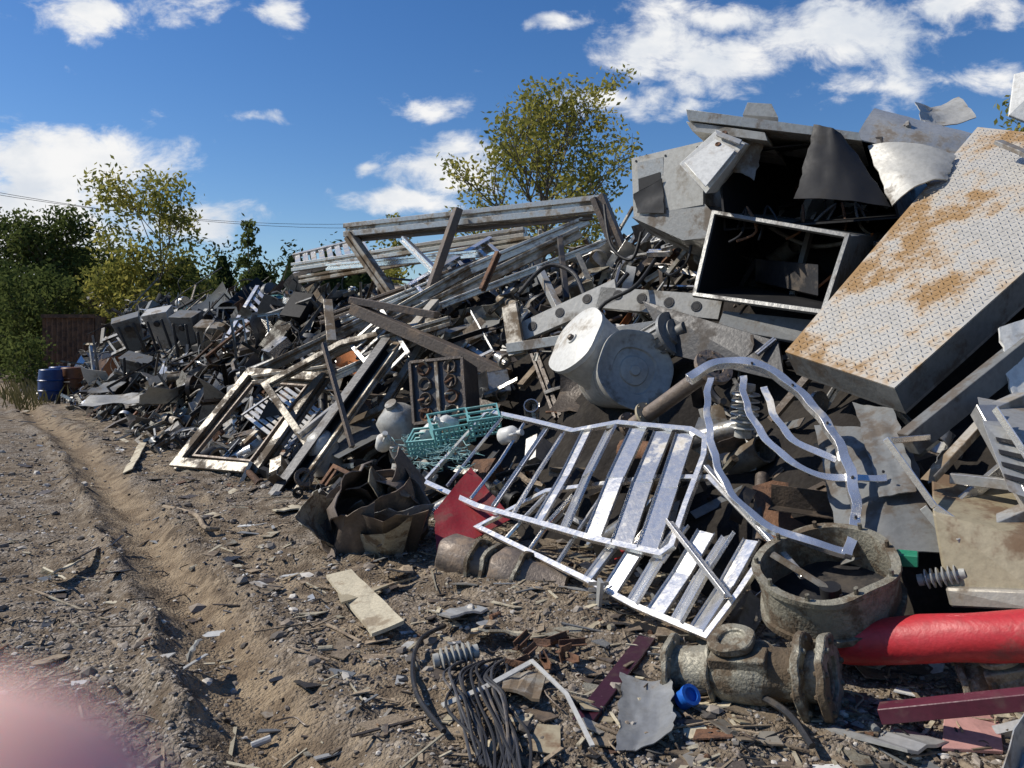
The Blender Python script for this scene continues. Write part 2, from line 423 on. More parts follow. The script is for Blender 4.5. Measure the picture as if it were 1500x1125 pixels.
# ---------------------------------------------------------------- pile
def crest(t): return np.interp(t, [-6, 2, 5, 8, 12, 16, 22, 25.5, 28], [3.3, 3.3, 3.25, 2.95, 2.5, 2.45, 2.15, 1.5, -.3])
def surfz(s, t):
    ss = s-S0
    z = K*ss
    c = crest(t)
    return np.where(z > c, c-.15*np.clip(ss-c/K-1.5, 0, 6), z)
def xy(s, t): return .8*s-.6*t, .6*s+.8*t
sg = np.linspace(2.6, 13, 120); tg = np.linspace(-7, 29, 330)
SS, TT = np.meshgrid(sg, tg)
XX, YY = xy(SS, TT)
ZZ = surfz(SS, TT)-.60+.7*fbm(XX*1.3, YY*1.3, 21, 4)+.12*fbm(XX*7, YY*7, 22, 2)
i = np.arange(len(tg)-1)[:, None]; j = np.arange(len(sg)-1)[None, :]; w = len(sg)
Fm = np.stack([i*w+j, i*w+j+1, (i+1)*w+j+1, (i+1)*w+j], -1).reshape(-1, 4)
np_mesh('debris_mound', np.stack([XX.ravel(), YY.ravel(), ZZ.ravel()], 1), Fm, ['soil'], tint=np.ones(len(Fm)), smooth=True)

def rv(r):
    while True:
        v = Vector((r.uniform(-1, 1), r.uniform(-1, 1), r.uniform(-1, 1)))
        if .1 < v.length < 1: return v.normalized()
slope_n = Vector((-.8*K, -.6*K, 1)).normalized()
def flatdir(r, k=.35):
    v = rv(r); v = v-slope_n*v.dot(slope_n)*(1-k)
    return v.normalized()
MATW = [('alu', 14), ('alub', 7), ('alud', 18), ('galv', 13), ('gray', 14), ('lgray', 7), ('olive', 10), ('rust', 7), ('brown', 15), ('dark', 20), ('white', 3.5), ('wood', 4), ('porc', 2), ('red', .7), ('teal', .9), ('blue', .3), ('black', 12), ('tan', 2.5), ('maroon', .4), ('orange', .5)]  # dark and black weighted up so piece colour deepens the pile's shadows
mk = [m for m, _ in MATW]; mw = [w_ for _, w_ in MATW]
def piece(b, c, L, r):
    m = r.choices(mk, mw)[0]; ti = r.uniform(.5, 1.2)
    k = r.choices(range(11), [20, 27, 9, 8, 7, 5, .8, 6, 10, 8, 7])[0]
    a = flatdir(r); q = a.cross(rv(r)).normalized(); nn = a.cross(q)
    if k == 0:
        w_ = L*r.uniform(.3, .8)
        crumple(b, [c-a*L/2-q*w_/2, c+a*L/2-q*w_*r.uniform(.2, .5), c+a*L/2+q*w_/2, c-a*L/2*r.uniform(.6, 1)+q*w_/2], 4, 3, L*.05, m, r, ti, r.uniform(-.25, .25)*L)
    elif k == 1:
        LL = L*r.uniform(1.2, 2.8); w_ = r.uniform(.02, .08)
        pr = r.choice([pbox(w_, w_*r.uniform(.3, 1)), pC(w_, w_*1.4), pL(w_, w_), pbox(w_, .008), pT(w_, w_*1.2)])
        if r.random() < .4:
            mid = c+nn*LL*r.uniform(-.14, .14); beam(b, c-a*LL/2, mid, pr, m, q, ti); beam(b, mid, c+a*LL/2, pr, m, q, ti)
        else: beam(b, c-a*LL/2, c+a*LL/2, pr, m, q, ti)
    elif k == 2:
        rr = r.uniform(.02, .10)
        lathe(b, c-a*L/2, a, [(0, rr*.85), (0, rr), (L, rr), (L, rr*.85), (0, rr*.85)], m, 12, ti)
        if r.random() < .5: flange(b, c+a*L/2, a, rr*1.6, .03, m, 6, .6, ti)
    elif k == 3:
        pts = cr([c-a*L*.6, c-a*L*.2+q*L*r.uniform(-.3, .3), c+a*L*.2+nn*L*r.uniform(-.3, .3), c+a*L*.6+q*L*r.uniform(-.4, .4)], 4)
        tube(b, pts, r.uniform(.01, .03), m, 6, tint=ti)
    elif k == 4:
        w_ = L*r.uniform(.3, .6); h = L*r.uniform(.2, .5)
        qd = [c-q*w_/2-nn*h/2, c+q*w_/2-nn*h/2, c+q*w_/2*r.uniform(.7, 1)+nn*h/2, c-q*w_/2+nn*h/2]
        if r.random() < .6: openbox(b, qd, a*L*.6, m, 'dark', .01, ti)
        else: bquad(b, qd, a*L*.6, m, ti)
    elif k == 5:
        rr = L*r.uniform(.12, .3)
        lathe(b, c, a, [(0, 0), (0, rr*.3), (.03, rr*.35), (.03, rr*.9), (0, rr), (rr*.35, rr), (rr*.35, 0)], m, 18, ti)
    elif k == 6:
        insulator(b, c, a, L*.5, L*.1, 6, 'porc' if r.random() < .6 else m, 'alud', ti)
    elif k == 7:
        w_ = L*.7; sweep(b, [c-a*L/2-q*w_/2, c+a*L/2-q*w_/2, c+a*L/2+q*w_/2, c-a*L/2+q*w_/2], pL(.04, .04), nn, m, True, ti)
        for i_ in range(r.randint(0, 5)):
            f_ = (i_+1)/6-.5; beam(b, c+a*L*f_-q*w_/2, c+a*L*f_+q*w_/2, pbox(.03, .01), m, nn, ti)
    elif k == 8:
        p = c.copy(); pts = [p.copy()]; d = a.copy()
        for i_ in range(7):
            d = (d+rv(r)*.8).normalized(); p = p+d*L*.25; pts.append(p.copy())
        tube(b, cr(pts, 3), r.uniform(.005, .014), r.choice(['dark', 'black', m]), 5, tint=ti)
    elif k == 9:
        w_ = L*r.uniform(.15, .4)
        plate(b, [c-a*L/2, c+a*L/2, c+a*L/2+q*w_, c-a*L/2+q*w_], .006, m, ti)
        plate(b, [c-a*L/2, c+a*L/2, c+a*L/2+nn*w_*.7, c-a*L/2+nn*w_*.7], .006, m, ti)
    else:
        R_ = L*r.uniform(.2, .45); a0 = r.uniform(0, 6); a1 = a0+r.uniform(2, 6)
        sweep(b, [c+(a*math.cos(g)+q*math.sin(g))*R_ for g in np.linspace(a0, a1, 18)], pbox(.008, r.uniform(.03, .1)), nn, m, False, ti, True)
CLEAR = [(1285, 560, 1600, 830, 4.35), (1195, 870, 1650, 985, 3.95), (1350, 730, 1600, 905, 4.0), (1105, 760, 1335, 945, 4.1), (950, 880, 1250, 1075, 3.9), (775, 435, 1005, 640, 7.5),
         (1000, 150, 1330, 475, 7.5), (1150, 180, 1650, 620, 5.6), (915, 195, 1040, 345, 8.6), (590, 515, 695, 632, 8.3), (1005, 515, 1310, 830, 4.8), (1375, 935, 1600, 1060, 3.95), (640, 775, 850, 895, 5.9), (625, 685, 750, 800, 6.4), (450, 655, 635, 835, 6.9)]
def blocked(x_, y_, z_, L):
    px = 750+x_/y_*F; py = 500-(z_-EYE)/y_*F
    m_ = L*.35/y_*F
    for (a, b_, c_, d_, dd_) in CLEAR:
        if a-m_ < px < c_+m_ and b_-m_ < py < d_+m_ and y_ < dd_+.1: return True
    if 600 < px < 1140 and 590 < py < 930 and y_ < sd(px, py)-.02: return True
    return False
r = random.Random(11)
b = B('scrap_metal_pile')
for _ in range(6000):
    t = -3+31*r.random()**1.3
    cz = float(crest(t)); smax = cz/K+S0+1.1
    s = S0-.1+(smax-S0+.1)*r.random()**.85
    sc = .75+.03*max(0, t)
    L = r.choice([.12, .15, .2, .28, .28, .4, .4, .6, .8])*r.uniform(.7, 1.3)*sc
    zz = float(surfz(np.array([s]), np.array([t]))[0])-.33+r.uniform(-.24, .2)+.65*float(fbm(np.array([s*.9]), np.array([t*.9]), 44, 2)[0])
    if s < S0+.5: L = min(L, .35)
    X_, Y_ = xy(s, t); zz = max(zz, .05+gz(X_, Y_))
    if blocked(X_, Y_, zz, L): continue
    piece(b, Vector((X_, Y_, zz)), L, r)
b.mul = .6
for _ in range(480):
    px = r.uniform(120, 440); py = r.uniform(430, 585) if px < 360 else r.uniform(425, 540)
    c = P(px, py, r.uniform(-.2, .35)); piece(b, c, r.choice([.4, .6, .8, 1.1])*r.uniform(.7, 1.2), r)
b.finish()

b = B('distant_scrap_heap'); r = random.Random(5); b.mul = .8
for _ in range(320):
    c = Vector((-30+r.gauss(0, 4), 46+r.gauss(0, 3), .2+abs(r.gauss(0, .9))))
    piece(b, c, r.uniform(.6, 1.6), r)
b.finish()

b = B('ground_litter'); r = random.Random(21)
lm = ['wood', 'pale', 'brown', 'wood', 'olive', 'rust', 'galv', 'alud', 'dark', 'wood', 'tan', 'gray', 'brown', 'pale', 'brown', 'dark', 'white', 'pale', 'wood']
for _ in range(10000):
    d = 2.6*(20/2.6)**r.random(); u = r.uniform(-.66, .72); X_, Y_ = u*d, d
    s, t = .8*X_+.6*Y_, -.6*X_+.8*Y_
    dd = s-float(trackc(t))
    if s > 3.9: continue
    pr_ = .95 if s > 2.3 else (.15 if abs(dd) < .33 else (.6 if dd > 0 else .35))
    if r.random() > pr_: continue
    L = (.010+.11*r.random()**3.6)*(.8+.05*d)
    a_ = r.uniform(0, 6.28); z = gz(X_, Y_)+.006
    c = Vector((X_, Y_, z)); a = Vector((math.cos(a_), math.sin(a_), r.uniform(-.12, .2))).normalized()
    q = Vector((-math.sin(a_), math.cos(a_), r.uniform(-.2, .2))).normalized(); m = r.choice(lm); ti = r.uniform(.5, 1.15)
    k = r.random()
    if k < .5:
        w_ = L*r.uniform(.15, .8)
        pts = [c-a*L*r.uniform(.8, 1.1)-q*w_*r.uniform(.5, 1), c+a*L*r.uniform(.8, 1.1)-q*w_*r.uniform(.4, 1), c+a*L*r.uniform(.7, 1.1)+q*w_*r.uniform(.5, 1), c-a*L*r.uniform(.7, 1.1)+q*w_*r.uniform(.4, 1)]
        crumple(b, pts, 2, 1, L*.06, m, r, ti, 0, .006)
    elif k < .82: beam(b, c-a*L*1.6, c+a*L*1.6, pbox(r.uniform(.006, .018), .006), r.choice(['wood', 'pale', 'wood', m]), None, ti)
    elif k < .96: tube(b, cr([c-a*L*1.5, c-a*L*.4+q*L*.6+Vector((0, 0, .02)), c+a*L*.6-q*L*.4, c+a*L*1.6+q*L*.3], 4), .004, r.choice(['dark', 'brown', 'black', 'wood']), 5)
    else: lathe(b, c, a, [(0, 0), (0, .015), (L*.8, .015), (L*.8, 0)], m, 9, ti)
b.finish()

# ---------------------------------------------------------------- hero objects
rr_ = random.Random(3)
b = B('diamond_plate_box')
A_ = G(1150, 515, 5.5); B_ = G(1310, 568, 4.65); C_ = G(1432, 186, 6.6)
pf, pn = mkplane(A_, B_, C_)
D_ = pf(1705, 215)
plate(b, [A_, C_, D_, B_], .01, 'tread')
nn = (C_-A_).cross(B_-A_).normalized()
if nn.dot(pn) < 0: nn = -nn
bquad(b, [A_-nn*.012, C_-nn*.012, D_-nn*.012, B_-nn*.012], -nn*.17, 'gray', .9)
bquad(b, [p-nn*.182 for p in (A_, C_, D_, B_)], -nn*.02, 'galv', .7)
e1 = (B_-A_); e2 = (C_-A_); e3 = (D_-B_)
H_ = e2.length; pit = .04
nyy = int(H_/pit); yh = e2.normalized()
for jy in range(1, nyy):
    v_ = jy/nyy; L0 = A_+e2*v_; L1 = B_+e3*v_; row = L1-L0; nx = int(row.length/pit)
    rh = row.normalized()
    for ix in range(1, nx):
        c = L0+row*(ix/nx)+pn*.0105
        dv = (rh*.68+yh*.73) if (ix+jy) % 2 else (rh*-.68+yh*.73)
        dv.normalize(); pv = dv.cross(pn)
        b.add([c-dv*.019, c+pv*.0042, c+dv*.019, c-pv*.0042, c-dv*.012+pn*.0018, c+dv*.012+pn*.0018], [[0, 1, 4], [1, 2, 5], [1, 5, 4], [2, 3, 5], [3, 0, 4], [3, 4, 5]], 'tread', 1.05)
b.finish()
b = B('white_metal_panel')
plate(b, [G(1478, 168, 7.2), G(1486, 108, 7.4), G(1560, 90, 7.2), G(1560, 200, 7.0)], .03, 'white', 1.)
b.finish(.004)
b = B('bent_metal_strip')
sweep(b, [G(1462, 208, 5.9), G(1500, 224, 5.7), G(1560, 262, 5.5)], pbox(.07, .03), Vector((0, -.6, 1)), 'galv', False, .9)
b.finish(.003)

def rack(name, outline, slats, pl, n_, mat, fw=.045, sw=.07):
    b = B(name)
    pts = [pl(*p) for p in outline]
    sweep(b, pts, pbox(fw, fw*.8), n_, mat, True, .9)
    for k, s_ in enumerate(slats):
        a0, a1 = pl(s_[0], s_[1], -.01), pl(s_[2], s_[3], -.01); w_ = s_[4] if len(s_) > 4 else sw
        ti = rr_.uniform(-.5, .25)
        up = (n_+(a1-a0).normalized().cross(n_)*ti)
        mid = (a0+a1)/2+n_*rr_.uniform(-.02, .02)
        pr = [(-.02, -w_/2), (0, -w_/2), (.004, -w_/2+.003), (.004, w_/2-.003), (0, w_/2), (-.02, w_/2), (-.02, w_/2-.004), (-.004, w_/2-.004), (-.004, -w_/2+.004), (-.02, -w_/2+.004)]
        beam(b, a0, mid, pr, mat, up.cross(a1-a0), rr_.uniform(.75, 1.))
        up2 = up+(a1-a0).normalized().cross(n_)*rr_.uniform(-.12, .12)
        beam(b, mid, a1, pr, mat, up2.cross(a1-a0), rr_.uniform(.75, 1.))
    b.finish(.003)
pl, n1_ = mkplane(P(620, 705, .35), P(1035, 640, .35), P(975, 812, .25))
out1 = [(715, 603), (775, 616), (840, 632), (905, 620), (1012, 630), (1034, 642), (1032, 668), (1005, 740), (985, 800), (968, 812), (870, 790), (780, 764), (700, 742), (622, 706), (668, 655)]
rack('aluminum_rack', out1, [(655, 712, 735, 612, .022), (690, 730, 768, 620, .028), (722, 742, 800, 628, .04), (752, 752, 826, 634, .045), (788, 764, 860, 630, .09), (826, 776, 896, 626, .12), (868, 786, 936, 626, .135), (910, 796, 972, 630, .14), (948, 803, 1004, 634, .13)], pl, n1_, 'alub', .04)
pl2, n2_ = mkplane(P(700, 770, .2), P(1035, 930, .15), P(1130, 790, .2))
out2 = [(700, 772), (860, 850), (930, 888), (1035, 932), (1082, 870), (1132, 795), (1040, 700), (960, 700), (800, 720)]
rack('aluminum_ladder_rack', out2, [(860, 850, 925, 760, .1), (892, 868, 965, 765, .12), (925, 885, 1000, 770, .12), (958, 900, 1035, 778, .12), (990, 913, 1068, 782, .12), (1020, 925, 1102, 790, .11), (740, 790, 800, 725, .03), (775, 806, 840, 725, .03), (815, 828, 880, 730, .03)], pl2, n2_, 'alub', .035)
b = B('aluminum_bar')
beam(b, pl2(990, 775, .08), pl2(1078, 888, .08), pL(.05, .03), 'alub')
b.finish(.002)
b = B('aluminum_bar')
beam(b, pl2(1045, 700, .1), pl2(1180, 850, .02), pbox(.035, .02), 'alub')
b.finish(.002)

b = B('curved_aluminum_hoop')
hp, hn = mkplane(G(1020, 545, 4.9), G(1240, 812, 3.95), G(1250, 690, 4.25))
outer = [hp(*p) for p in [(1242, 814), (1254, 752), (1244, 692), (1216, 630), (1172, 576), (1122, 542), (1076, 530), (1035, 540), (1008, 556)]]
left = [hp(*p, .006) for p in [(1040, 556), (1036, 605), (1047, 668), (1072, 725), (1120, 768), (1180, 795), (1240, 810)]]
sweep(b, cr(outer, 6), pbox(.05, .05), hn, 'alub', False, 1., True)
sweep(b, cr(left, 6), pbox(.038, .035), hn, 'alub', False, 1., True)
sweep(b, cr([hp(*p, -.03) for p in [(1088, 545), (1096, 596), (1130, 648), (1182, 684), (1240, 696), (1300, 694)]], 6), pbox(.04, .008), hn, 'alub', False, 1.1, True)
sweep(b, cr([hp(*p, -.05) for p in [(1120, 560), (1138, 604), (1170, 640), (1228, 668)]], 6), pbox(.038, .008), hn, 'alub', False, 1.1, True)
for (a1_, b1_) in ((1100, 534), (1160, 566), (1210, 622), (1245, 700), (1252, 760), (1290, 692)):
    lathe(b, hp(a1_+2, b1_+3, .026), hn, [(0, 0), (0, .008), (.008, .008), (.008, 0)], 'dark', 8)
b.dent(.006, 9)
b.finish(.001)

b = B('steel_ring_housing')
c = G(1218, 882, 3.85); ax = Vector((-.25, -.25, .9)).normalized()
lathe(b, c, ax, [(0, .30), (.0, .325), (.03, .325), (.03, .305), (.20, .305), (.20, .32), (.225, .32), (.225, .28), (.20, .28), (.02, .28), (0, .29)], 'olive', 48, .9)
lathe(b, c, ax, [(.03, .279), (.03, .05), (.09, .05), (.09, 0)], 'dark', 32)
x_, y_, z_ = axes(c, c+ax)
for i in range(9):
    g = i*.7; q = c+(x_*math.cos(g)+y_*math.sin(g))*.295+z_*.225
    lathe(b, q, z_, [(0, 0), (0, .011), (.03, .011), (.03, 0)], 'olive', 6, .7, smooth=False)
beam(b, c+x_*.05+z_*.05, c-x_*.26+z_*.2, pbox(.03, .02), 'alud')
b.dent(.007, 6)
b.finish()

def valve(name, p0, p1, r, mat):
    b = B(name); ax = (p1-p0); L = ax.length; ax.normalize()
    lathe(b, p0, ax, [(0, r*.5), (0, r*.75), (L*.12, r*.75), (L*.3, r*.85), (L*.36, r*1.02), (L*.62, r*1.05), (L*.68, r*.85), (L*.86, r*.8), (L, r*.8), (L, r*.5), (L*.9, r*.45)], mat, 28)
    flange(b, p0+ax*.015, ax, r*1.15, .03, mat, 8, .5)
    flange(b, p0+ax*(L*.30), ax, r*1.1, .02, mat, 0, .5)
    flange(b, p0+ax*(L*.86), ax, r*1.38, .035, mat, 10, .5)
    flange(b, p0+ax*(L*1.0), ax, r*1.38, .035, mat, 10, .5)
    up = Vector((.05, -.35, .93)); up = (up-ax*up.dot(ax)).normalized(); c = p0+ax*L*.45
    lathe(b, c, up, [(0, r*.6), (r*1.0, r*.62), (r*1.1, r*.8), (r*1.35, r*.8), (r*1.35, r*.45), (r*1.2, r*.4), (r*1.2, 0)], mat, 24)
    for sg_ in (-1, 1):
        beam(b, c+ax*sg_*r*.5+up*r*.9-ax.cross(up)*r*.2, c+ax*sg_*r*.9-ax.cross(up)*r*.9, pbox(.02, .05), mat)
    bquad(b, [c+ax*(-r*.7)+up*r*.3, c+ax*(r*1.2)+up*r*.3, c+ax*r*1.2+up*r*1.02, c-ax*r*.7+up*r*1.02], ax.cross(up).normalized()*r*.8*(1 if ax.cross(up).y < 0 else -1), mat, .95)
    b.dent(.004, 14)
    b.finish(.006)
valve('gate_valve', G(985, 978, 3.7), G(1215, 993, 3.35), .128, 'olive')
valve('gate_valve', G(1410, 1005, 3.45), G(1560, 985, 3.3), .11, 'olive')
b = B('cast_pipe_fitting')
p0, p1 = G(655, 812, 5.5), G(835, 868, 5.0); ax = (p1-p0); L = ax.length; ax.normalize()
lathe(b, p0, ax, [(0, .06), (0, .13), (.02, .145), (L*.25, .15), (L*.33, .12), (L*.42, .12), (L*.46, .155), (L*.62, .16), (L*.7, .13), (L, .125), (L, .09), (L*.9, .08)], 'brown', 28, 1.35)
for f_, rr in ((.28, .17), (.4, .165), (.66, .175)): flange(b, p0+ax*L*f_, ax, rr, .025, 'olive', 8, .6, .85)
b.dent(.006, 10)
b.finish()

b = B('crumpled_impeller')
c = G(545, 752, 6.15); ax = Vector((-.15, -.72, .6)).normalized(); x_, y_, z_ = axes(c, c+ax)
lathe(b, c, ax, [(-.16, .05), (-.16, .38), (-.12, .42), (-.03, .44), (-.02, .43), (-.04, .41), (-.12, .36), (-.13, .05)], 'brown', 40, 1.1, .9)
lathe(b, c+x_*.05, ax+x_*.25, [(-.15, .13), (.0, .12), (.05, .09), (.06, .05), (.06, 0)], 'brown', 20, .7)
for i in range(9):
    vs = []; g0 = i*math.pi/4.5+.3+rr_.uniform(-.3, .3); sw_ = rr_.uniform(.3, 1.5); hh = rr_.uniform(.6, 2.1); ln = rr_.uniform(.26, .38)
    for k in range(9):
        f_ = k/8; g = g0+f_*sw_; rad_ = .09+ln*f_+rr_.uniform(-.02, .02)
        p = c+(x_*math.cos(g)+y_*math.sin(g))*rad_; dx = (x_*-math.sin(g)+y_*math.cos(g)); zo = (.10+.11*math.sin(f_*3+i))*hh+rr_.uniform(-.03, .03)
        vs += [p-z_*.13, p+z_*zo+dx*.26*f_, p+z_*(zo-.01)+dx*(.26*f_+.015), p-z_*.13+dx*.012]
    fs = []
    for k in range(8):
        for e in range(4): fs.append([k*4+e, k*4+(e+1) % 4, (k+1)*4+(e+1) % 4, (k+1)*4+e])
    fs += [[0, 1, 2, 3], [35, 34, 33, 32]]
    b.add(vs, fs, ['brown', 'olive', 'brown', 'gray'][i % 4], rr_.uniform(.8, 1.4), True)
for (a0, w0, h0, ti, mt, ii) in ((2.6, .6, .36, 1.4, 'brown', .28), (4.3, .4, .34, 1.2, 'brown', .32), (5.6, .35, .3, 1., 'brown', -.1), (3.4, .4, .3, 1.1, 'olive', -.12), (1.2, .5, .24, 1.2, 'brown', .3)):
    o = c+(x_*math.cos(a0)+y_*math.sin(a0))*.40; tg_ = (x_*-math.sin(a0)+y_*math.cos(a0)); ou = (x_*math.cos(a0)+y_*math.sin(a0))
    crumple(b, [o-tg_*w0/2-z_*.15, o+tg_*w0/2-z_*.15, o+tg_*w0/2.6+z_*h0-ou*ii, o-tg_*w0/2.2+z_*h0*.6-ou*ii*.4], 3, 2, .03, mt, rr_, ti, -.10, .008, 3)
b.dent(.012, 8)
b.finish()

b = B('cylindrical_tank')
c = G(842, 498, 7.0); ax = Vector((-.78, -.36, .55)).normalized()
lathe(b, c, ax, [(-.72, 0), (-.72, .24), (-.68, .27), (-.05, .31), (-.04, .325), (0, .325), (.004, .30), (.02, .2), (.03, .05), (.045, .045), (.045, 0)], 'lgray', 40, 1.3)
lathe(b, c+ax*.045, ax, [(0, .03), (.03, .025), (.04, 0)], 'brown', 10)
b.dent(.008, 5)
b.finish()
b = B('conical_tank')
c = G(932, 541, 6.72); ax = Vector((.30, -.92, .2)).normalized()
lathe(b, c, ax, [(-.75, 0), (-.75, .2), (-.7, .22), (-.03, .325), (-.02, .34), (.0, .34), (.0, .32), (-.02, .29), (-.03, .20), (-.05, .19), (-.05, .13), (-.035, .12), (-.03, .05), (-.01, .04), (-.01, 0)], 'lgray', 44, .85)
b.dent(.008, 5)
b.finish()
b = B('electric_motor_housing')
c = G(985, 490, 6.9); ax = Vector((.5, -.6, .35)).normalized()
lathe(b, c, ax, [(-.4, .12), (-.4, .16), (0, .16), (0, .20), (.03, .20), (.03, .12), (.06, .12), (.06, .05), (.15, .05), (.15, 0)], 'galv', 26, .6)
x_, y_, z_ = axes(c, c+ax)
for i in range(14):
    g = i*.449
    o = (x_*math.cos(g)+y_*math.sin(g)); beam(b, c+o*.17-z_*.38, c+o*.17-z_*.02, pbox(.03, .008), 'galv', o, .6)
b.finish()
b = B('flanged_pipe')
p0, p1 = G(925, 625, 5.9), G(1045, 538, 5.3)
ax = (p1-p0).normalized(); lathe(b, p0, ax, [(0, .04), (0, .055), ((p1-p0).length, .055), ((p1-p0).length, .04)], 'brown', 16, 1.6)
flange(b, p0, ax, .11, .03, 'brown', 6, .4, 1.5); flange(b, p0+ax*.18, ax, .1, .02, 'tan', 6, .4); flange(b, p1, Vector((.3, -.7, .6)), .13, .035, 'brown', 6, .5, 1.6)
b.finish()

b = B('engine_block')
ep, en = mkplane(G(600, 530, 8.0), G(678, 525, 7.8), G(604, 618, 7.8))
q = [ep(602, 532), ep(678, 524), ep(684, 612), ep(608, 622)]
bquad(b, q, -en*.35, 'dark', 2.)
for i in range(2):
    for j in range(4):
        f0 = (i+.5)/2; f1 = (j+.5)/4
        c = q[0]*(1-f0)*(1-f1)+q[1]*f0*(1-f1)+q[2]*f0*f1+q[3]*(1-f0)*f1
        lathe(b, c, en, [(.0, .04), (.02, .055), (.03, .065), (.0, .07)], 'rust' if (i+j) % 3 == 0 else 'brown', 14, .9)
        lathe(b, c, en, [(.004, 0), (.004, .045)], 'black', 14)  # flat black disc paints the shade down the bore
        for k in range(3):
            beam(b, c+en*.01+rv(rr_)*.07, c+en*.03+rv(rr_)*.08, pbox(.02, .02), rr_.choice(['alud', 'brown', 'rust']), en)
for e in range(4):
    beam(b, q[e]+en*.02, q[(e+1) % 4]+en*.02, pbox(.03, .03), 'brown', en, 1.)
beam(b, (q[0]+q[1])/2+en*.015, (q[2]+q[3])/2+en*.015, pbox(.035, .03), 'alud', en)
b.finish(.003)

b = B('tangled_aluminum_frame')
def fb(a, c, w, mat='alud', prof=None, ti=1., up=None):
    beam(b, G(*a), G(*c), prof or pT(w, w*1.15), mat, up, ti)
fb((508, 338, 12), (884, 298, 10), .17, 'alu', None, .85)
fb((512, 352, 12.05), (868, 318, 10.1), .06, 'brown')
fb((876, 288, 9.9), (930, 425, 9.7), .15, 'brown', None, 1.2)
fb((512, 345, 11.9), (584, 448, 11.3), .13, 'alud', None, .9)
fb((671, 306, 10.8), (622, 450, 10.6), .13, 'brown', pbox(.14, .1), 1.1)
fb((862, 322, 10.2), (690, 395, 10.4), .11, 'alu'); fb((690, 395, 10.4), (560, 468, 10.5), .11, 'alud')
fb((850, 340, 10.), (430, 545, 10.2), .12, 'alud'); fb((835, 332, 10.4), (500, 470, 11), .08, 'alu')
fb((900, 350, 9.8), (640, 450, 10), .07, 'alu')
fb((770, 340, 11.2), (430, 392, 13.5), .12, 'alu'); fb((780, 352, 11), (440, 410, 13.2), .1, 'alud')
fb((700, 372, 11), (480, 392, 12.6), .09, 'alub')
fb((720, 380, 10.6), (470, 470, 11.5), .1, 'brown', None, 1.3); fb((640, 400, 10.8), (590, 350, 11.3), .08, 'alub')
fb((520, 452, 9.6), (742, 550, 8.7), .2, 'brown', pbox(.2, .13), 1.3)
fb((516, 440, 9.6), (640, 462, 9.3), .16, 'brown', pbox(.18, .08), 1.5)
fb((660, 470, 9.2), (560, 500, 9.4), .1, 'alud')
fb((730, 370, 9.6), (706, 425, 9.4), .06, 'rust')
fb((640, 445, 9.9), (575, 520, 9.2), .12, 'alud')
fb((372, 548, 10.5), (600, 440, 10.9), .12, 'alud'); fb((470, 560, 9.9), (655, 478, 10), .1, 'alu')
fb((372, 556, 10.2), (490, 540, 9.8), .1, 'alud')
fb((570, 500, 9.3), (402, 733, 8.15), .15, 'dark', pC(.15, .13, .02), 1.5)
fb((586, 505, 9.25), (424, 735, 8.1), .06, 'alud')
fb((474, 503, 8.9), (516, 655, 8.3), .05, 'brown', pbox(.05, .05), 1.4)
fb((440, 640, 8.8), (540, 560, 9.2), .09, 'alu', None, .8)
fb((480, 440, 11.), (486, 500, 10.4), .12, 'alud', pbox(.12, .05))
qp, qn = mkplane(G(262, 680, 9.8), G(378, 690, 9.1), G(372, 548, 10.4))
sweep(b, [qp(262, 680), qp(378, 690), qp(472, 556), qp(368, 548)], pT(.12, .13), qn, 'alud', True, .55)
sweep(b, [qp(285, 668, .0), qp(368, 676, .0), qp(450, 566, .0), qp(372, 560, .0)], pbox(.03, .05), qn, 'brown', True, 1.3)
qp, qn = mkplane(G(505, 520, 9.6), G(440, 610, 9.2), G(620, 505, 9.4))
sweep(b, [qp(390, 565), qp(500, 505), qp(640, 470), qp(560, 600), qp(450, 650)], pT(.08, .09), qn, 'alud', True, .7)
b.finish(.004)

def ladder(name, c4, n, mat, w=.06, rail=.08, ti=1.):
    b = B(name); a, c, d, e = c4
    nrm = (c-a).cross(e-a).normalized()
    beam(b, a, c, pC(rail, rail), mat, nrm, ti); beam(b, e, d, pC(rail, rail), mat, nrm, ti)
    for i in range(n):
        f_ = (i+.5)/n; beam(b, a+(c-a)*f_, e+(d-e)*f_, pbox(w, .02), mat, nrm, ti*rr_.uniform(.8, 1.1))
    b.finish(.003)
ladder('slatted_metal_panel', [G(432, 402, 14), G(545, 372, 13.2), G(535, 350, 15), G(430, 375, 15.5)], 9, 'alu', .1)
ladder('aluminum_ladder', [G(330, 500, 15.2), G(378, 420, 16.4), G(425, 470, 15.6), G(385, 530, 14.6)], 8, 'alub', .07)
ladder('aluminum_ladder', [G(600, 420, 10.8), G(720, 350, 11.4), G(745, 372, 11), G(620, 445, 10.4)], 8, 'alub', .05)
ladder('aluminum_ladder', [G(150, 500, 19.5), G(262, 455, 18.6), G(270, 470, 18.4), G(165, 520, 19)], 8, 'gray', .05)
ladder('aluminum_shelf_rack', [G(355, 610, 10.6), G(420, 565, 11), G(470, 600, 10), G(420, 660, 9.3)], 9, 'alu', .05, .05)
ladder('steel_ladder', [G(560, 455, 9.9), G(600, 520, 9), G(560, 560, 9), G(510, 500, 9.8)], 7, 'galv', .05, .05)

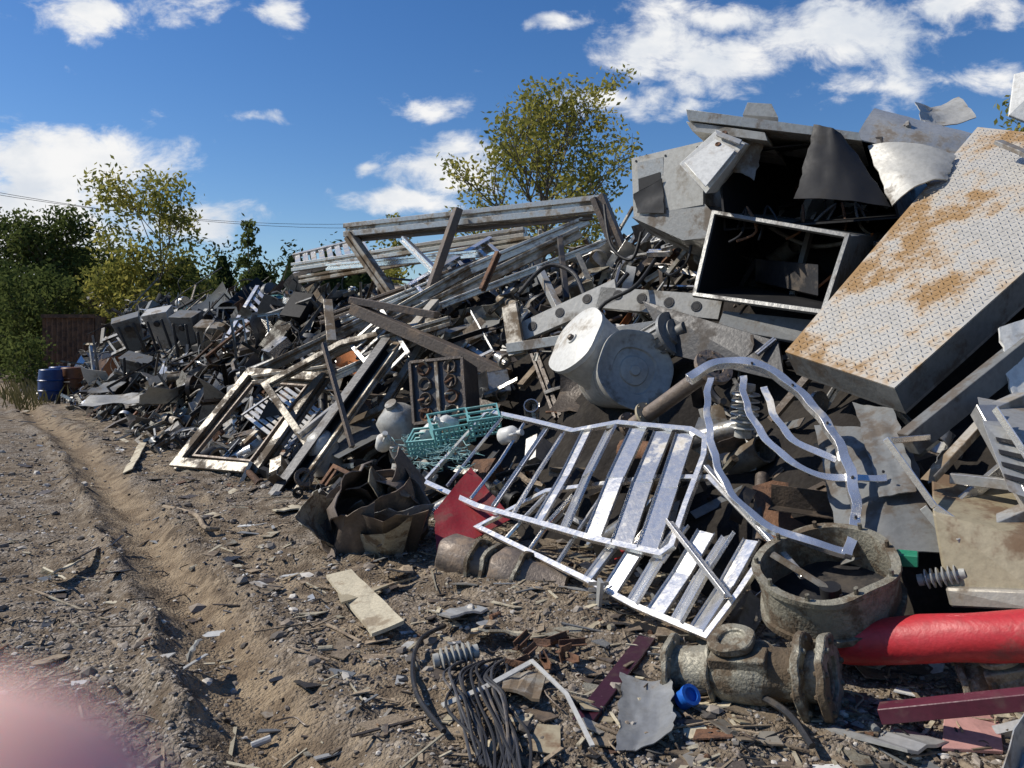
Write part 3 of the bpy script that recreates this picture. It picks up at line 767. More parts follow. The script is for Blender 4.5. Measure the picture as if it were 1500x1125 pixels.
b = B('conveyor_frame')
mp, mn = mkplane(G(745, 470, 8.2), G(1045, 440, 7.2), G(745, 510, 8.1))
q = [mp(745, 480), mp(900, 408), mp(905, 440), mp(752, 505)]
plate(b, q, .05, 'lgray', .8)
plate(b, [mp(880, 420), mp(1060, 432), mp(1052, 468), mp(872, 450)], .06, 'lgray', .7)
plate(b, [mp(742, 455, .1), mp(762, 446, .1), mp(775, 520, .1), mp(752, 526, .1)], .05, 'alud')
for (u0, v0) in ((905, 432), (940, 437), (980, 443), (1020, 449), (780, 478), (820, 458), (860, 438)):
    lathe(b, mp(u0, v0, -.005), mn, [(0, .05), (.012, .05), (.012, .03), (0, .03)], 'dark', 14)
    lathe(b, mp(u0, v0, .001), mn, [(.008, 0), (.008, .03)], 'black', 14)  # black disc painted as the dark of a hole; plate is solid
beam(b, G(745, 510, 8), G(1010, 470, 7), pC(.09, .09), 'galv'); beam(b, G(790, 395, 9), G(850, 520, 7.6), pC(.07, .09), 'galv')
beam(b, G(820, 350, 9.6), G(830, 440, 8.8), pbox(.06, .1), 'dark', None, 1.5)
tube(b, cr([G(760, 430, 8.6), G(800, 390, 8.7), G(840, 400, 8.5), G(870, 450, 8), G(920, 400, 8)], 6), .025, 'dark')
tube(b, cr([G(850, 520, 7.5), G(880, 450, 7.6), G(930, 420, 7.5), G(960, 380, 7.8)], 6), .02, 'black')
tube(b, cr([G(885, 300, 9.3), G(895, 360, 9.), G(925, 380, 8.8), G(940, 340, 8.8)], 6), .02, 'black')
b.finish(.004)

b = B('hvac_cabinet')
q = [G(925, 232, 8.2), G(1030, 207, 7.6), G(1030, 300, 7.6), G(928, 318, 8.2)]
bk = Vector((.55, .9, .1))
bquad(b, q, bk, 'lgray', .9)
fp, fn = mkplane(q[0], q[1], q[3])
bquad(b, [fp(934, 238, .003), fp(972, 230, .003), fp(974, 312, .003), fp(936, 316, .003)], fn*.003, 'galv', .8)
bquad(b, [fp(936, 262, .008), fp(968, 252, .008), fp(972, 304, .008), fp(938, 309, .008)], fn*.004, 'black')  # black slab paints the shade of the panel opening
crumple(b, [fp(930, 285, .02), fp(972, 262, .02), fp(976, 312, .03), fp(936, 312, .03)], 3, 3, .01, 'black', rr_, 2, 0, .004, 2)
for u0, v0 in ((932, 236), (975, 228), (1022, 216), (1022, 292), (978, 306)): lathe(b, fp(u0, v0, .0), fn, [(.008, 0), (.008, .012), (0, .012)], 'dark', 8)
bquad(b, [G(925, 318, 8.2), G(1032, 298, 7.6), G(1075, 345, 7.4), G(1000, 352, 7.7)], Vector((.3, .6, -.1)), 'gray', 1.1)
b.finish(.008)
b = B('metal_junction_box')
q = [G(995, 240, 7.0), G(1050, 190, 7.1), G(1092, 210, 6.9), G(1034, 284, 6.8)]
bquad(b, q, Vector((.22, .5, .1)), 'white', .85)
pf_, nf_ = mkplane(q[0], q[1], q[2])
plate(b, [pf_(1003, 240, .012), pf_(1048, 206, .012), pf_(1078, 222, .012), pf_(1034, 276, .012)], -.008, 'white', 1.)
plate(b, [pf_(1048, 196, .03), pf_(1088, 211, .03), pf_(1084, 218, .03), pf_(1050, 204, .03)], -.02, 'galv', 1.)
lathe(b, pf_(1062, 200, .04), nf_, [(0, 0), (.01, .025), (-.03, .03)], 'rust', 8); lathe(b, pf_(1052, 214, .02), nf_, [(0, 0), (.01, .025), (-.02, .03)], 'rust', 8)
b.finish(.004)
b = B('open_equipment_hood')
q = [G(1050, 222, 7.4), G(1292, 200, 6.9), G(1318, 320, 6.5), G(1060, 338, 7.1)]
openbox(b, q, Vector((.9, 1.2, .25)), 'dark', 'black', .02)  # black inside colour stands for the shaded hollow of the hood
crumple(b, [G(1194, 178, 6.8), G(1240, 198, 6.7), G(1308, 300, 6.3), G(1165, 288, 6.6)], 4, 4, .015, 'black', rr_, 1.2, .05, .006, 3)
q = [G(1005, 160, 7.3), G(1258, 194, 6.7), G(1262, 206, 6.7), G(1008, 176, 7.3)]
bquad(b, q, Vector((.5, 1., .0)), 'galv', 1.1)
q = [G(1005, 178, 7.35), G(1120, 194, 7.0), G(1124, 206, 7.0), G(1014, 192, 7.3)]
bquad(b, q, Vector((.5, 1., .0)), 'lgray', .8)
bquad(b, [G(1095, 150, 7.6), G(1130, 152, 7.5), G(1140, 172, 7.5), G(1088, 168, 7.6)], Vector((.1, .3, 0)), 'lgray')
crumple(b, [G(1060, 205, 7.3), G(1120, 200, 7.2), G(1105, 262, 7.1), G(1075, 250, 7.2)], 3, 3, .02, 'gray', rr_, 1.3, .04, .006, 3)
for k in range(7):
    x0_ = 1080+k*32; y0_ = 335-k*1.5
    tube(b, cr([G(x0_, y0_, 7.0), G(x0_+rr_.uniform(-20, 20), y0_-30, 7.1), G(x0_+rr_.uniform(-30, 30), y0_+5, 6.9), G(x0_+rr_.uniform(-40, 40), y0_+20, 6.9)], 4), .012, rr_.choice(['dark', 'gray', 'rust']), 6)
b.finish(.006)
b = B('sheet_metal_flap')
crumple(b, [G(1258, 188, 6.9), G(1290, 148, 7.4), G(1432, 186, 7.0), G(1400, 222, 6.6)], 4, 3, .016, 'galv', rr_, 1.1, .10, .01, 3)
b.finish()
b = B('sheet_metal_flap')
crumple(b, [G(1335, 160, 7.5), G(1400, 150, 7.7), G(1425, 182, 7.3), G(1350, 190, 7.2)], 3, 3, .02, 'lgray', rr_, .9, -.06, .008, 3)
b.finish()
b = B('curved_duct_panel')
crumple(b, [G(1270, 205, 6.7), G(1400, 218, 6.3), G(1388, 252, 6.1), G(1306, 292, 6.2)], 4, 3, .012, 'lgray', rr_, .9, .08, .012, 3)
b.finish()
b = B('open_metal_enclosure')
q = [G(1046, 312, 7.0), G(1242, 346, 6.2), G(1206, 458, 6.0), G(1018, 432, 6.8)]
openbox(b, q, Vector((.75, 1.0, .15)), 'gray', 'black', .015)  # inside painted black for the enclosure's shade
nq = (q[1]-q[0]).cross(q[3]-q[0]).normalized()
sweep(b, q, pbox(.035, .04), nq, 'galv', True, .5)
q2 = [p+Vector((.45, .6, .1)) for p in q]
beam(b, q2[0]*.45+q2[1]*.55, q2[3]*.45+q2[2]*.55, pbox(.05, .05), 'gray')
bquad(b, [q2[3]+Vector((.2, -.1, .05)), q2[2]+Vector((-.3, -.1, .05)), q2[2]+Vector((-.3, -.1, .3)), q2[3]+Vector((.2, -.1, .25))], Vector((.1, .3, 0)), 'dark', 1.5)
tube(b, cr([q2[1], q2[1]*.5+q2[2]*.5+Vector((-.2, -.1, 0)), q2[2]+Vector((-.3, 0, .1))], 6), .012, 'orange')
tube(b, cr([q2[0], (q2[0]+q2[1])/2+Vector((0, 0, -.2)), q2[1]+Vector((-.1, 0, -.05))], 6), .02, 'gray')
b.finish(.003)
b = B('gray_sheet_panel')
plate(b, [G(1060, 455, 6.7), G(1205, 470, 6.2), G(1195, 505, 6.1), G(1050, 480, 6.6)], .03, 'gray', .9)
b.finish(.003)
b = B('gray_sheet_panel')
plate(b, [G(940, 440, 7.2), G(1140, 500, 6.2), G(1150, 560, 6.0), G(985, 520, 6.8)], .03, 'dark', 1.)
b.finish(.003)
b = B('gray_sheet_panel')
crumple(b, [P(1190, 615, .0), P(1330, 640, 0), P(1375, 800, .05), P(1230, 820, .05)], 3, 3, .010, 'gray', rr_, .8, .05, .006, 4)
b.finish()
b = B('gray_sheet_panel')
crumple(b, [P(1250, 590, .0), P(1310, 600, 0), P(1345, 720, .05), P(1290, 730, .1)], 3, 3, .008, 'gray', rr_, 1., 0, .006, 4)
b.finish()

b = B('bent_aluminum_frame')
def gb(a, c, prof, mat='alub', ti=1.):
    beam(b, G(a[0], a[1], a[2]*.93), G(c[0], c[1], c[2]*.93), prof, mat, None, ti)
gb((1300, 642, 4.3), (1372, 742, 4.1), pL(.045, .035)); gb((1372, 742, 4.1), (1470, 812, 3.9), pL(.045, .035))
gb((1300, 645, 4.3), (1358, 640, 4.5), pL(.04, .03)); gb((1358, 700, 4.3), (1440, 612, 4.5), pL(.09, .04), 'alud', 1.2)
gb((1392, 700, 4.3), (1500, 712, 4.1), pbox(.05, .05), 'alu'); gb((1440, 600, 4.4), (1530, 760, 3.9), pC(.1, .08), 'alu', .9)
gb((1462, 598, 4.2), (1545, 720, 3.9), pL(.05, .04), 'alub'); gb((1330, 650, 4.7), (1510, 505, 4.9), pbox(.09, .13), 'gray', .9)
gb((1440, 612, 4.5), (1500, 585, 4.6), pC(.08, .08), 'alu'); gb((1400, 800, 4.0), (1540, 740, 4.0), pC(.09, .09), 'galv')
gb((1355, 742, 4.25), (1420, 820, 4.1), pL(.06, .04), 'galv'); gb((1380, 760, 4.2), (1500, 660, 4.4), pbox(.03, .06), 'alub', .9)
b.finish(.003)
b = B('white_metal_panel')
crumple(b, [G(1462, 482, 4.6), G(1520, 462, 4.6), G(1530, 660, 4.3), G(1482, 600, 4.4)], 3, 4, .006, 'white', rr_, 1., 0, .02, 3)
b.finish()
b = B('vented_aluminum_box')
q = [G(1440, 620, 3.95), G(1540, 640, 3.8), G(1560, 750, 3.6), G(1478, 720, 3.7)]
bquad(b, q, Vector((.2, .4, .1)), 'galv', 1.)
pf_, nf_ = mkplane(q[0], q[1], q[3])
for i in range(4): plate(b, [pf_(1458+i*4, 640+i*18, .003), pf_(1530, 655+i*18, .003), pf_(1530, 662+i*18, .003), pf_(1460+i*4, 647+i*18, .003)], .003, 'dark')
b.finish(.004)
b = B('tan_metal_cabinet')
q = [G(1366, 752, 3.78), G(1520, 792, 3.5), G(1520, 872, 3.42), G(1385, 862, 3.68)]
bquad(b, q, Vector((.25, .5, .12)), 'tan', .8)
q = [G(1385, 862, 3.64), G(1520, 866, 3.4), G(1520, 896, 3.38), G(1392, 890, 3.62)]
bquad(b, q, Vector((.15, .3, .0)), 'alud', .8)
b.finish(.01)
b = B('red_pipe')
p0, p1 = G(1218, 942, 3.68), G(1640, 925, 3.08); ax = p1-p0; L = ax.length
lathe(b, p0, ax, [(0, .03), (0, .07), (.03, .09), (.06, .094)]+[(.06+(L-.06)*k/12, .095+.006*k/12) for k in range(1, 13)]+[(L, .09)], 'red', 32)
b.dent(.004, 9)
b.finish()
b = B('red_metal_panel')
crumple(b, [G(636, 750, 6.0), G(690, 685, 6.4), G(750, 760, 5.9), G(640, 820, 5.6)], 4, 4, .012, 'red', rr_, .5, 0, .004, 2)
b.finish()
b = B('maroon_steel_beam')
beam(b, G(1290, 1045, 3.2), G(1560, 1018, 2.9), pC(.08, .06), 'maroon', None, 1.1)
b.finish(.003)
b = B('maroon_steel_beam')
beam(b, G(835, 1085, 3.3), G(948, 938, 4.1), pbox(.09, .04), 'maroon', None, .5)
b.finish(.003)
b = B('crumpled_sheet')
crumple(b, [G(905, 1108, 3.15), G(990, 1080, 3.2), G(985, 1000, 3.6), G(912, 992, 3.75)], 4, 4, .008, 'galv', rr_, .7, .03, .004, 5)
b.finish()
b = B('pale_board')
crumple(b, [GR(478, 858, .05), GR(515, 852, .06), GR(592, 936, .08), GR(545, 946, .05)], 2, 6, .006, 'pale', rr_, 1., 0, .02)
b.finish()
b = B('pale_board')
crumple(b, [GR(495, 885, .05), GR(560, 872, .05), GR(610, 862, .07), GR(500, 905, .07)], 4, 1, .01, 'tan', rr_, 1., 0, .012)
b.finish()
b = B('ceramic_insulator')
insulator(b, GR(635, 990, .07), Vector((.9, .25, .12)), .22, .055, 6); b.finish()
for (a, ax, L, rr, mt) in (((1088, 640, 4.9), (.05, -.1, 1), .32, .085, 'porc'), ((1345, 850, 3.75), (.8, -.5, .3), .2, .045, 'porc')):
    b = B('ceramic_insulator'); insulator(b, G(*a), Vector(ax), L, rr, 6, mt); b.finish()
b = B('steel_drum')
for (cx, cy, d, r_, L, m_, ax) in ((580, 610, 8, .2, .4, 'lgray', (-.3, -.4, .8)),):
    lathe(b, G(cx, cy, d), Vector(ax), [(-L, 0), (-L, r_), (-L*.6, r_), (-L*.58, r_*1.05), (-L*.55, r_), (0, r_), (.06, r_*.8), (.12, r_*.3), (.16, r_*.3), (.16, 0)], m_, 28, .85)
b.dent(.01, 7)
b.finish()
b = B('steel_drum')
lathe(b, G(470, 650, 8.6), Vector((-.2, -.3, .9)), [(-.3, 0), (-.3, .17), (0, .17), (.1, .12), (.14, .05), (.14, 0)], 'lgray', 28); b.finish()
# crates and jugs by the engine block
for (cx, cy, of, w_, h_, dx_) in ((640, 655, .45, .34, .18, .3), (600, 668, .4, .26, .15, -.4), (690, 640, .4, .26, .16, .1)):
    b = B('teal_plastic_crate'); p = P(cx, cy, of); xh = Vector((1, dx_, .15)).normalized(); zh = Vector((-.1, -.5, .8)).normalized(); yh_ = xh.cross(zh).normalized()
    if yh_.y < 0: yh_ = -yh_
    for k in range(4): sweep(b, [p+zh*(h_*k/3), p+xh*w_+zh*(h_*k/3), p+xh*w_+yh_*w_*.7+zh*(h_*k/3), p+yh_*w_*.7+zh*(h_*k/3)], pbox(.012, .018), zh, 'teal', True)
    for k in range(9):
        f_ = k/8; beam(b, p+xh*w_*f_, p+xh*w_*f_+zh*h_, pbox(.012, .012), 'teal'); beam(b, p+xh*w_*f_, p+xh*w_*f_+yh_*w_*.7, pbox(.012, .01), 'teal')
    b.finish()
for (cx, cy, ax) in ((622, 640, (.5, -.4, .5)), (668, 625, (-.7, -.3, .3)), (560, 655, (.2, -.6, .6)), (735, 640, (.6, -.5, .2))):
    b = B('white_plastic_jug')
    lathe(b, P(cx, cy, .42), Vector(ax), [(0, 0), (0, .06), (.01, .068), (.12, .07), (.15, .05), (.17, .022), (.20, .022), (.20, .026), (.215, .026), (.215, 0)], 'white', 18, .9)
    tube(b, cr([P(cx, cy, .42)+Vector(ax).normalized()*.16, P(cx, cy, .50)+Vector(ax).normalized()*.12, P(cx, cy, .49)+Vector(ax).normalized()*.06], 4), .008, 'white', 6)
    b.finish()
b = B('cable_bundle'); rc = random.Random(8)
for i in range(18):
    o = Vector((rc.uniform(-.05, .05), rc.uniform(-.07, .07), 0)); w1, w2 = rc.uniform(-14, 14), rc.uniform(-12, 12)
    pts = [GR(700+i*3+w2, 985, .05)+o, GR(668+i*4+w1, 1020, .08+.01*(i % 4))+o, GR(672+i*4+w2, 1060, .08+.01*(i % 5))+o, GR(700+i*4+w1, 1105, .06)+o, GR(690+i*5, 1135+i*2, .05)]
    tube(b, cr(pts, 5), .0065, 'black' if i % 3 else 'dark', 6, tint=3.)
b.finish()
b = B('rubber_hose')
tube(b, cr([GR(652, 930, .05), GR(618, 952, .06), GR(605, 990, .06), GR(612, 1040, .06), GR(650, 1090, .05)], 8), .012, 'dark', 8)
b.finish()
b = B('rubber_hose')
tube(b, cr([GR(240, 750, .05), GR(285, 765, .07), GR(300, 785, .07), GR(320, 782, .04)], 6), .02, 'wood', 8)
b.finish()
b = B('rubber_hose')
tube(b, cr([GR(1010, 1040, .07), GR(1080, 1050, .12), GR(1150, 1085, .12), GR(1190, 1120, .07)], 6), .015, 'dark', 8)
b.finish()
b = B('bent_white_strip')
sweep(b, [GR(648, 1058, .07), GR(712, 1040, .10), GR(778, 1008, .12)], pbox(.026, .008), Vector((0, -.3, 1)), 'white', False, .7)
sweep(b, [GR(778, 1008, .13), GR(830, 1055, .11), GR(868, 1120, .07)], pbox(.018, .008), Vector((0, -.3, 1)), 'white', False, .7)
b.finish()
b = B('blue_plastic_cap')
lathe(b, GR(1000, 1050, .07), Vector((.3, -.5, .5)), [(0, 0), (0, .04), (.05, .04), (.05, .045), (.07, .045), (.07, .03), (.055, .03), (.055, 0)], 'blue', 20); b.finish()
b = B('green_plastic_tray')
bquad(b, [G(1312, 812, 3.75), G(1345, 815, 3.7), G(1345, 832, 3.7), G(1314, 830, 3.75)], Vector((.03, .06, .01)), 'green'); b.finish(.004)
b = B('pink_panel')
plate(b, [GR(1385, 1075, .14), GR(1462, 1080, .12), GR(1470, 1140, .10), GR(1380, 1135, .10)], .015, 'pink'); b.finish(.002)
for q4, m_ in (([(1165, 1060), (1205, 1030), (1385, 1078), (1340, 1100)], 'gray'), ([(1200, 1090), (1290, 1085), (1400, 1125), (1330, 1150)], 'galv'), ([(735, 880), (790, 870), (860, 890), (800, 900)], 'dark'), ([(640, 915), (690, 905), (715, 918), (660, 935)], 'galv'), ([(690, 940), (770, 945), (765, 955), (700, 953)], 'pale'), ([(180, 700), (205, 655), (215, 658), (195, 702)], 'pale'),
               ([(1230, 985), (1330, 990), (1350, 1020), (1250, 1025)], 'dark'), ([(60, 850), (90, 862), (95, 870), (62, 856)], 'pale'), ([(740, 1000), (800, 1015), (790, 1060), (735, 1050)], 'alud'), ([(275, 985), (290, 960), (296, 962), (284, 990)], 'porc'),
               ([(70, 858), (118, 832), (124, 838), (80, 866)], 'pale'), ([(100, 838), (140, 815), (146, 820), (106, 844)], 'wood'), ([(182, 600), (240, 592), (246, 604), (190, 612)], 'tan'), ([(210, 640), (240, 625), (250, 632), (216, 648)], 'wood'), ([(395, 755), (450, 748), (455, 760), (405, 768)], 'pale'), ([(560, 850), (600, 846), (606, 858), (566, 862)], 'wood'),
               ([(870, 935), (960, 928), (965, 940), (880, 948)], 'wood'), ([(680, 955), (720, 930), (728, 938), (690, 962)], 'wood')):
    b = B('weathered_board'); crumple(b, [GR(*p, .05+.02*k) for k, p in enumerate(q4)], 5, 1, .01, m_, rr_, 1., 0, .012); b.finish()
b = B('tangled_netting'); rc = random.Random(4)
for i in range(120):
    p = P(rc.uniform(590, 690), rc.uniform(640, 685), .28+rc.uniform(0, .12)); d = rv(rc); pts = [p.copy()]
    for k in range(5): d = (d+rv(rc)*1.1).normalized(); d.z *= .4; p = p+d*.06; pts.append(p.copy())
    tube(b, cr(pts, 3), .0035, 'net', 4, tint=rc.uniform(.6, 1.1))
b.finish()
b = B('rusty_bracket')
for i in range(14):
    c = GR(800+rc.uniform(-45, 40), 975+rc.uniform(-18, 22), .07+rc.uniform(0, .05)); a = rv(rc); a.z *= .4
    beam(b, c-a*.07, c+a*.07, pL(.03, .03), 'rust')
b.finish()
b = B('slotted_metal_strip')
beam(b, GR(875, 918, .05), P(880, 850, .3), pbox(.06, .02), 'galv')
for i in range(7): beam(b, G(862, 855+i*9, 4.6), G(892, 855+i*9, 4.6), pbox(.012, .02), 'alu')
b.finish()

rs = random.Random(19)
for i, (cx, cy, d, w_, h_) in enumerate([(192, 492, 18.6, .6, .8), (236, 485, 17.9, .6, .85), (272, 492, 17.0, .6, .85), (308, 505, 16.2, .6, .75), (205, 545, 17.2, 1., .45)]):
    b = B('electrical_switchgear_box')
    tl = rs.uniform(-.3, .6)
    c = G(cx, cy, d); xh = Vector((.95, rs.uniform(-.5, .5), tl)).normalized(); yh = Vector((-tl*.7, -.55, 1)).normalized(); yh = (yh-xh*yh.dot(xh)).normalized(); bk = xh.cross(yh).normalized()
    if bk.y < 0: bk = -bk
    q = [c-xh*w_*.5+yh*h_*.5, c+xh*w_*.5+yh*h_*.5, c+xh*w_*.3-yh*h_*.5, c-xh*w_*.3-yh*h_*.5]
    bquad(b, q, bk*.35, ['gray', 'galv', 'gray', 'alud'][i % 4], rs.uniform(.6, .9))
    for k in (-.3, .25):
        beam(b, c+xh*w_*k-bk*.05+yh*.3, c+xh*w_*(k+.1)-bk*.3-yh*.6, pbox(.05, .05), 'dark')
        lathe(b, c+xh*w_*(k+.1)-bk*.3-yh*.6, -yh, [(0, 0), (0, .07), (.15, .07), (.15, 0)], 'dark', 12)
    lathe(b, c-bk*.03+yh*.2, -bk, [(0, .07), (.03, .07), (.03, 0)], 'dark', 14)
    b.finish(.008)
b = B('crushed_sheet_stack')
for i, (cx, cy) in enumerate([(160, 590), (200, 600), (240, 598), (215, 575), (170, 570)]):
    c = G(cx, cy, 15.5+.3*i); crumple(b, [c+Vector((-.6, 0, -.05)), c+Vector((.6, .1, 0)), c+Vector((.55, .5, .15)), c+Vector((-.5, .5, .1))], 3, 2, .05, ['lgray', 'galv', 'tan', 'alud', 'gray'][i], rr_, .8, 0, .01, 3)
b.finish()
for nm, mt, cx, cy, d in (('blue_barrel', 'blue', 74, 560, 20.5), ('blue_barrel', 'blue', 88, 556, 21.5), ('orange_barrel', 'orange', 106, 553, 21)):
    b = B(nm); p = G(cx, cy+20, d); p.z = gz(p.x, p.y)
    lathe(b, p, Vector((0, 0, 1)), [(0, 0), (0, .26), (.25, .28), (.27, .3), (.29, .28), (.5, .28), (.52, .3), (.54, .28), (.78, .26), (.8, .24), (.78, 0)], mt, 24, .3); b.finish()
b = B('rusty_shipping_container')
x0 = G(62, 500, 27).x; y0 = 27
pts = []
nn_ = 20
for i in range(nn_+1):
    f_ = i/nn_; pts.append((x0+f_*1.7, y0+(.06 if i % 2 else 0)))
vs = []
for (x2, y2) in pts: vs += [Vector((x2, y2, 0)), Vector((x2, y2, 2.4))]
b.add(vs, [[2*i, 2*i+2, 2*i+3, 2*i+1] for i in range(nn_)], 'rust', 1.1)
bquad(b, [Vector((x0, y0+.1, 0)), Vector((x0+1.7, y0+.1, 0)), Vector((x0+1.7, y0+.1, 2.45)), Vector((x0, y0+.1, 2.45))], Vector((-2, 6, 0)), 'rust', 1.1)
beam(b, Vector((x0-.02, y0, 2.43)), Vector((x0+1.72, y0, 2.43)), pbox(.12, .12), 'rust', None, .9)
b.finish()
for (a, c) in (((-200, 243, 60), (520, 334, 90)), ((-200, 250, 60), (520, 328, 90))):
    b = B('power_line')
    p, q = G(*a), G(*c)
    tube(b, [p+(q-p)*f_+Vector((0, 0, -1.2*4*f_*(1-f_))) for f_ in np.linspace(0, 1, 14)], .022, 'dark', 5)
    b.finish()

# ---------------------------------------------------------------- trees
def leaves(name, C, size, mat, parent, sd_):
    g = np.random.default_rng(sd_); n = len(C)
    a = g.normal(size=(n, 3)); a /= np.linalg.norm(a, axis=1)[:, None]
    c = np.cross(a, g.normal(size=(n, 3))); c /= np.linalg.norm(c, axis=1)[:, None]
    s = (size*g.uniform(.6, 1.3, n))[:, None]
    V = np.stack([C-a*s, C+c*s*.5, C+a*s, C-c*s*.5], 1).reshape(-1, 3)
    Fq_ = np.arange(4*n).reshape(-1, 4)
    cl = vn(C[:, 0]*.9+C[:, 2]*.4, C[:, 1]*.9+C[:, 2]*.8, sd_)
    return np_mesh(name, V, Fq_, [mat], tint=np.clip(.55*cl+.5*g.random(n), 0, 1), parent=parent)
def make_tree(name, base, H, W, mat, seed, nleaf, leaf=.14, tr=.15, first=.3, nb=12, sub=5, shape='round', jit=.3, el0=.35):
    r = random.Random(seed); e = empty(name); b = B('trunk_and_branches'); tips = []
    def branch(p, d, L, rad_, lev):
        pts = [p]
        for i in range(4):
            d = (d+rv(r)*.2+Vector((0, 0, .1))).normalized(); p = p+d*L/4; pts.append(p)
        tube(b, pts, rad_, 'bark', 5, rad_*.4)
        if lev >= 3: tips.extend(pts[1:]); return
        if lev >= 2: tips.extend(pts[2:])
        for j in range(sub if lev == 1 else 4):
            f_ = r.uniform(.3, 1); k = min(3, int(f_*4)); st_ = pts[k]+(pts[k+1]-pts[k])*(f_*4-k if f_ < 1 else 1)
            nd = (d+rv(r)*.9).normalized()
            branch(st_, nd, L*r.uniform(.4, .65), rad_*.5, lev+1)
    p = Vector(base); pts = [p.copy()]; d = Vector((0, 0, 1)); nseg = 10
    for i in range(nseg):
        d = (d+rv(r)*.08).normalized(); p = p+d*H*.9/nseg; pts.append(p.copy())
    tube(b, pts, tr, 'bark', 8, tr*.15)
    for j in range(nb):
        f_ = first+(1-first)*(j+.5)/nb
        g = f_*nseg; k = min(nseg-1, int(g)); st_ = pts[k]+(pts[k+1]-pts[k])*(g-k)
        h = (f_-first)/(1-first)
        prof = math.sin(math.pi*min(1, .22+.66*h))**.6 if shape == 'round' else (1-h*.85)
        az = j*2.4+r.uniform(-.4, .4); el = el0+.75*h
        nd = Vector((math.cos(az)*math.cos(el), math.sin(az)*math.cos(el), math.sin(el)))
        branch(st_, nd, max(.3, W*.5*prof*r.uniform(.85, 1.1)), tr*.4*(1-.6*h), 1)
    b.finish(0, e)
    T = np.array([tuple(t) for t in tips]); g = np.random.default_rng(seed)
    cell = np.floor(T/.7).astype(int); _, inv, cnt = np.unique(cell, axis=0, return_inverse=True, return_counts=True)
    wgt = (.2+g.random(len(T)))/np.maximum(cnt[inv.ravel()], 2)**.75; wgt /= wgt.sum()
    C = T[g.choice(len(T), nleaf, p=wgt)]+g.normal(size=(nleaf, 3))*jit*np.array([1, 1, .8])
    leaves('leaves', C, leaf, mat, e, seed)
make_tree('tall_yellow_green_tree', (1.2, 30, 0), 9.6, 6.4, 'leafy', 3, 9500, .105, .2, .34, 18, 6, jit=.24)
make_tree('young_tree', (-13.8, 32, 0), 7.1, 4.6, 'leafy', 9, 3600, .11, .11, .3, 12, 4, jit=.26)
make_tree('slender_tree', (-12.0, 38, 0), 7.9, 1.7, 'leafg', 12, 1300, .12, .09, .3, 12, 3, 'cone', jit=.16)
make_tree('small_tree', (-5.0, 34, 0), 6.5, 2.0, 'leafy', 14, 1000, .12, .08, .4, 8, 3, jit=.22)
make_tree('background_tree', (18.9, 30, 0), 10.3, 4., 'leafy', 15, 2400, .12, .12, .4, 10, 4)
make_tree('green_tree', (-25.5, 45, 0), 6.5, 6.5, 'leafg', 21, 13000, .14, .2, .15, 18, 5, jit=.38)
make_tree('green_tree', (-29.5, 44, 0), 5.0, 5.5, 'leafg', 22, 9000, .14, .18, .12, 14, 5, jit=.38)
make_tree('bush', (-17.6, 31, 0), 3.2, 3.6, 'leafg', 23, 6000, .1, .08, .05, 12, 5, jit=.25)
make_tree('bush', (-15.0, 31, 0), 3.8, 3.2, 'leafy', 24, 4800, .1, .08, .05, 12, 5, jit=.25)
make_tree('bush', (-13.2, 33, 0), 3.7, 3.2, 'leafg', 25, 5000, .1, .08, .05, 12, 5, jit=.25)
make_tree('bush', (-20.6, 33, 0), 3.0, 3.6, 'leafg', 26, 5500, .1, .08, .05, 12, 5, jit=.25)
make_tree('bush', (-14.9, 25.2, 0), 1.0, 1.4, 'leafg', 27, 1500, .07, .05, .05, 10, 4, jit=.18)
def mass(name, ells, mat, n, size, sd_):
    e = empty(name); g = np.random.default_rng(sd_); Cs = []
    b = B('inner_foliage')
    for (x0, y0, z0, rx, ry, rz) in ells:
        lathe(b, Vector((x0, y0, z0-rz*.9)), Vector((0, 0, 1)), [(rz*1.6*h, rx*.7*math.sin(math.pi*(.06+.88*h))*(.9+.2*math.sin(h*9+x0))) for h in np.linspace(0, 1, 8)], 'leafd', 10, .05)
        tube(b, [Vector((x0, y0, -.2)), Vector((x0, y0, z0))], .12, 'bark', 6)
        for l in range(12):
            dv = g.normal(size=3); dv /= np.linalg.norm(dv); sc = g.uniform(.28, .5)
            cc_ = np.array([x0, y0, z0])+dv*np.array([rx, ry, rz])*.72
            k = int(n/len(ells)/12); d2 = g.normal(size=(k, 3)); d2 /= np.linalg.norm(d2, axis=1)[:, None]
            Cs.append(cc_+d2*(g.uniform(.5, 1.15, k))[:, None]*np.array([rx, ry, rz*.8])*sc)
    b.finish(0, e)
    leaves('leaves', np.vstack(Cs), size, mat, e, sd_)
rt = random.Random(31)
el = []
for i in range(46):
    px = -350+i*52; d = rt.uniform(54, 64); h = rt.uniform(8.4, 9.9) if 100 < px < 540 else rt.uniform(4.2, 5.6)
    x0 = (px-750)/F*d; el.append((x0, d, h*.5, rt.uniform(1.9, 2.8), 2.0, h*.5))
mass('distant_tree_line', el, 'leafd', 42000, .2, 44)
b = B('weeds'); rc = random.Random(77)
for _ in range(500):
    px = rc.gauss(45, 25); d = rc.uniform(19, 27); x0 = (px-750)/F*d; p = Vector((x0, d, gz(x0, d)))
    h = rc.uniform(.1, .5); l = Vector((rc.uniform(-.4, .4), rc.uniform(-.3, .3), 1))*h; w_ = Vector((.012, 0, 0))
    b.add([p-w_, p+w_, p+l*.6+w_*.7, p+l+Vector((l.x*.5, 0, 0))], [[0, 1, 2, 3]], 'weed', rc.random())
b.finish()

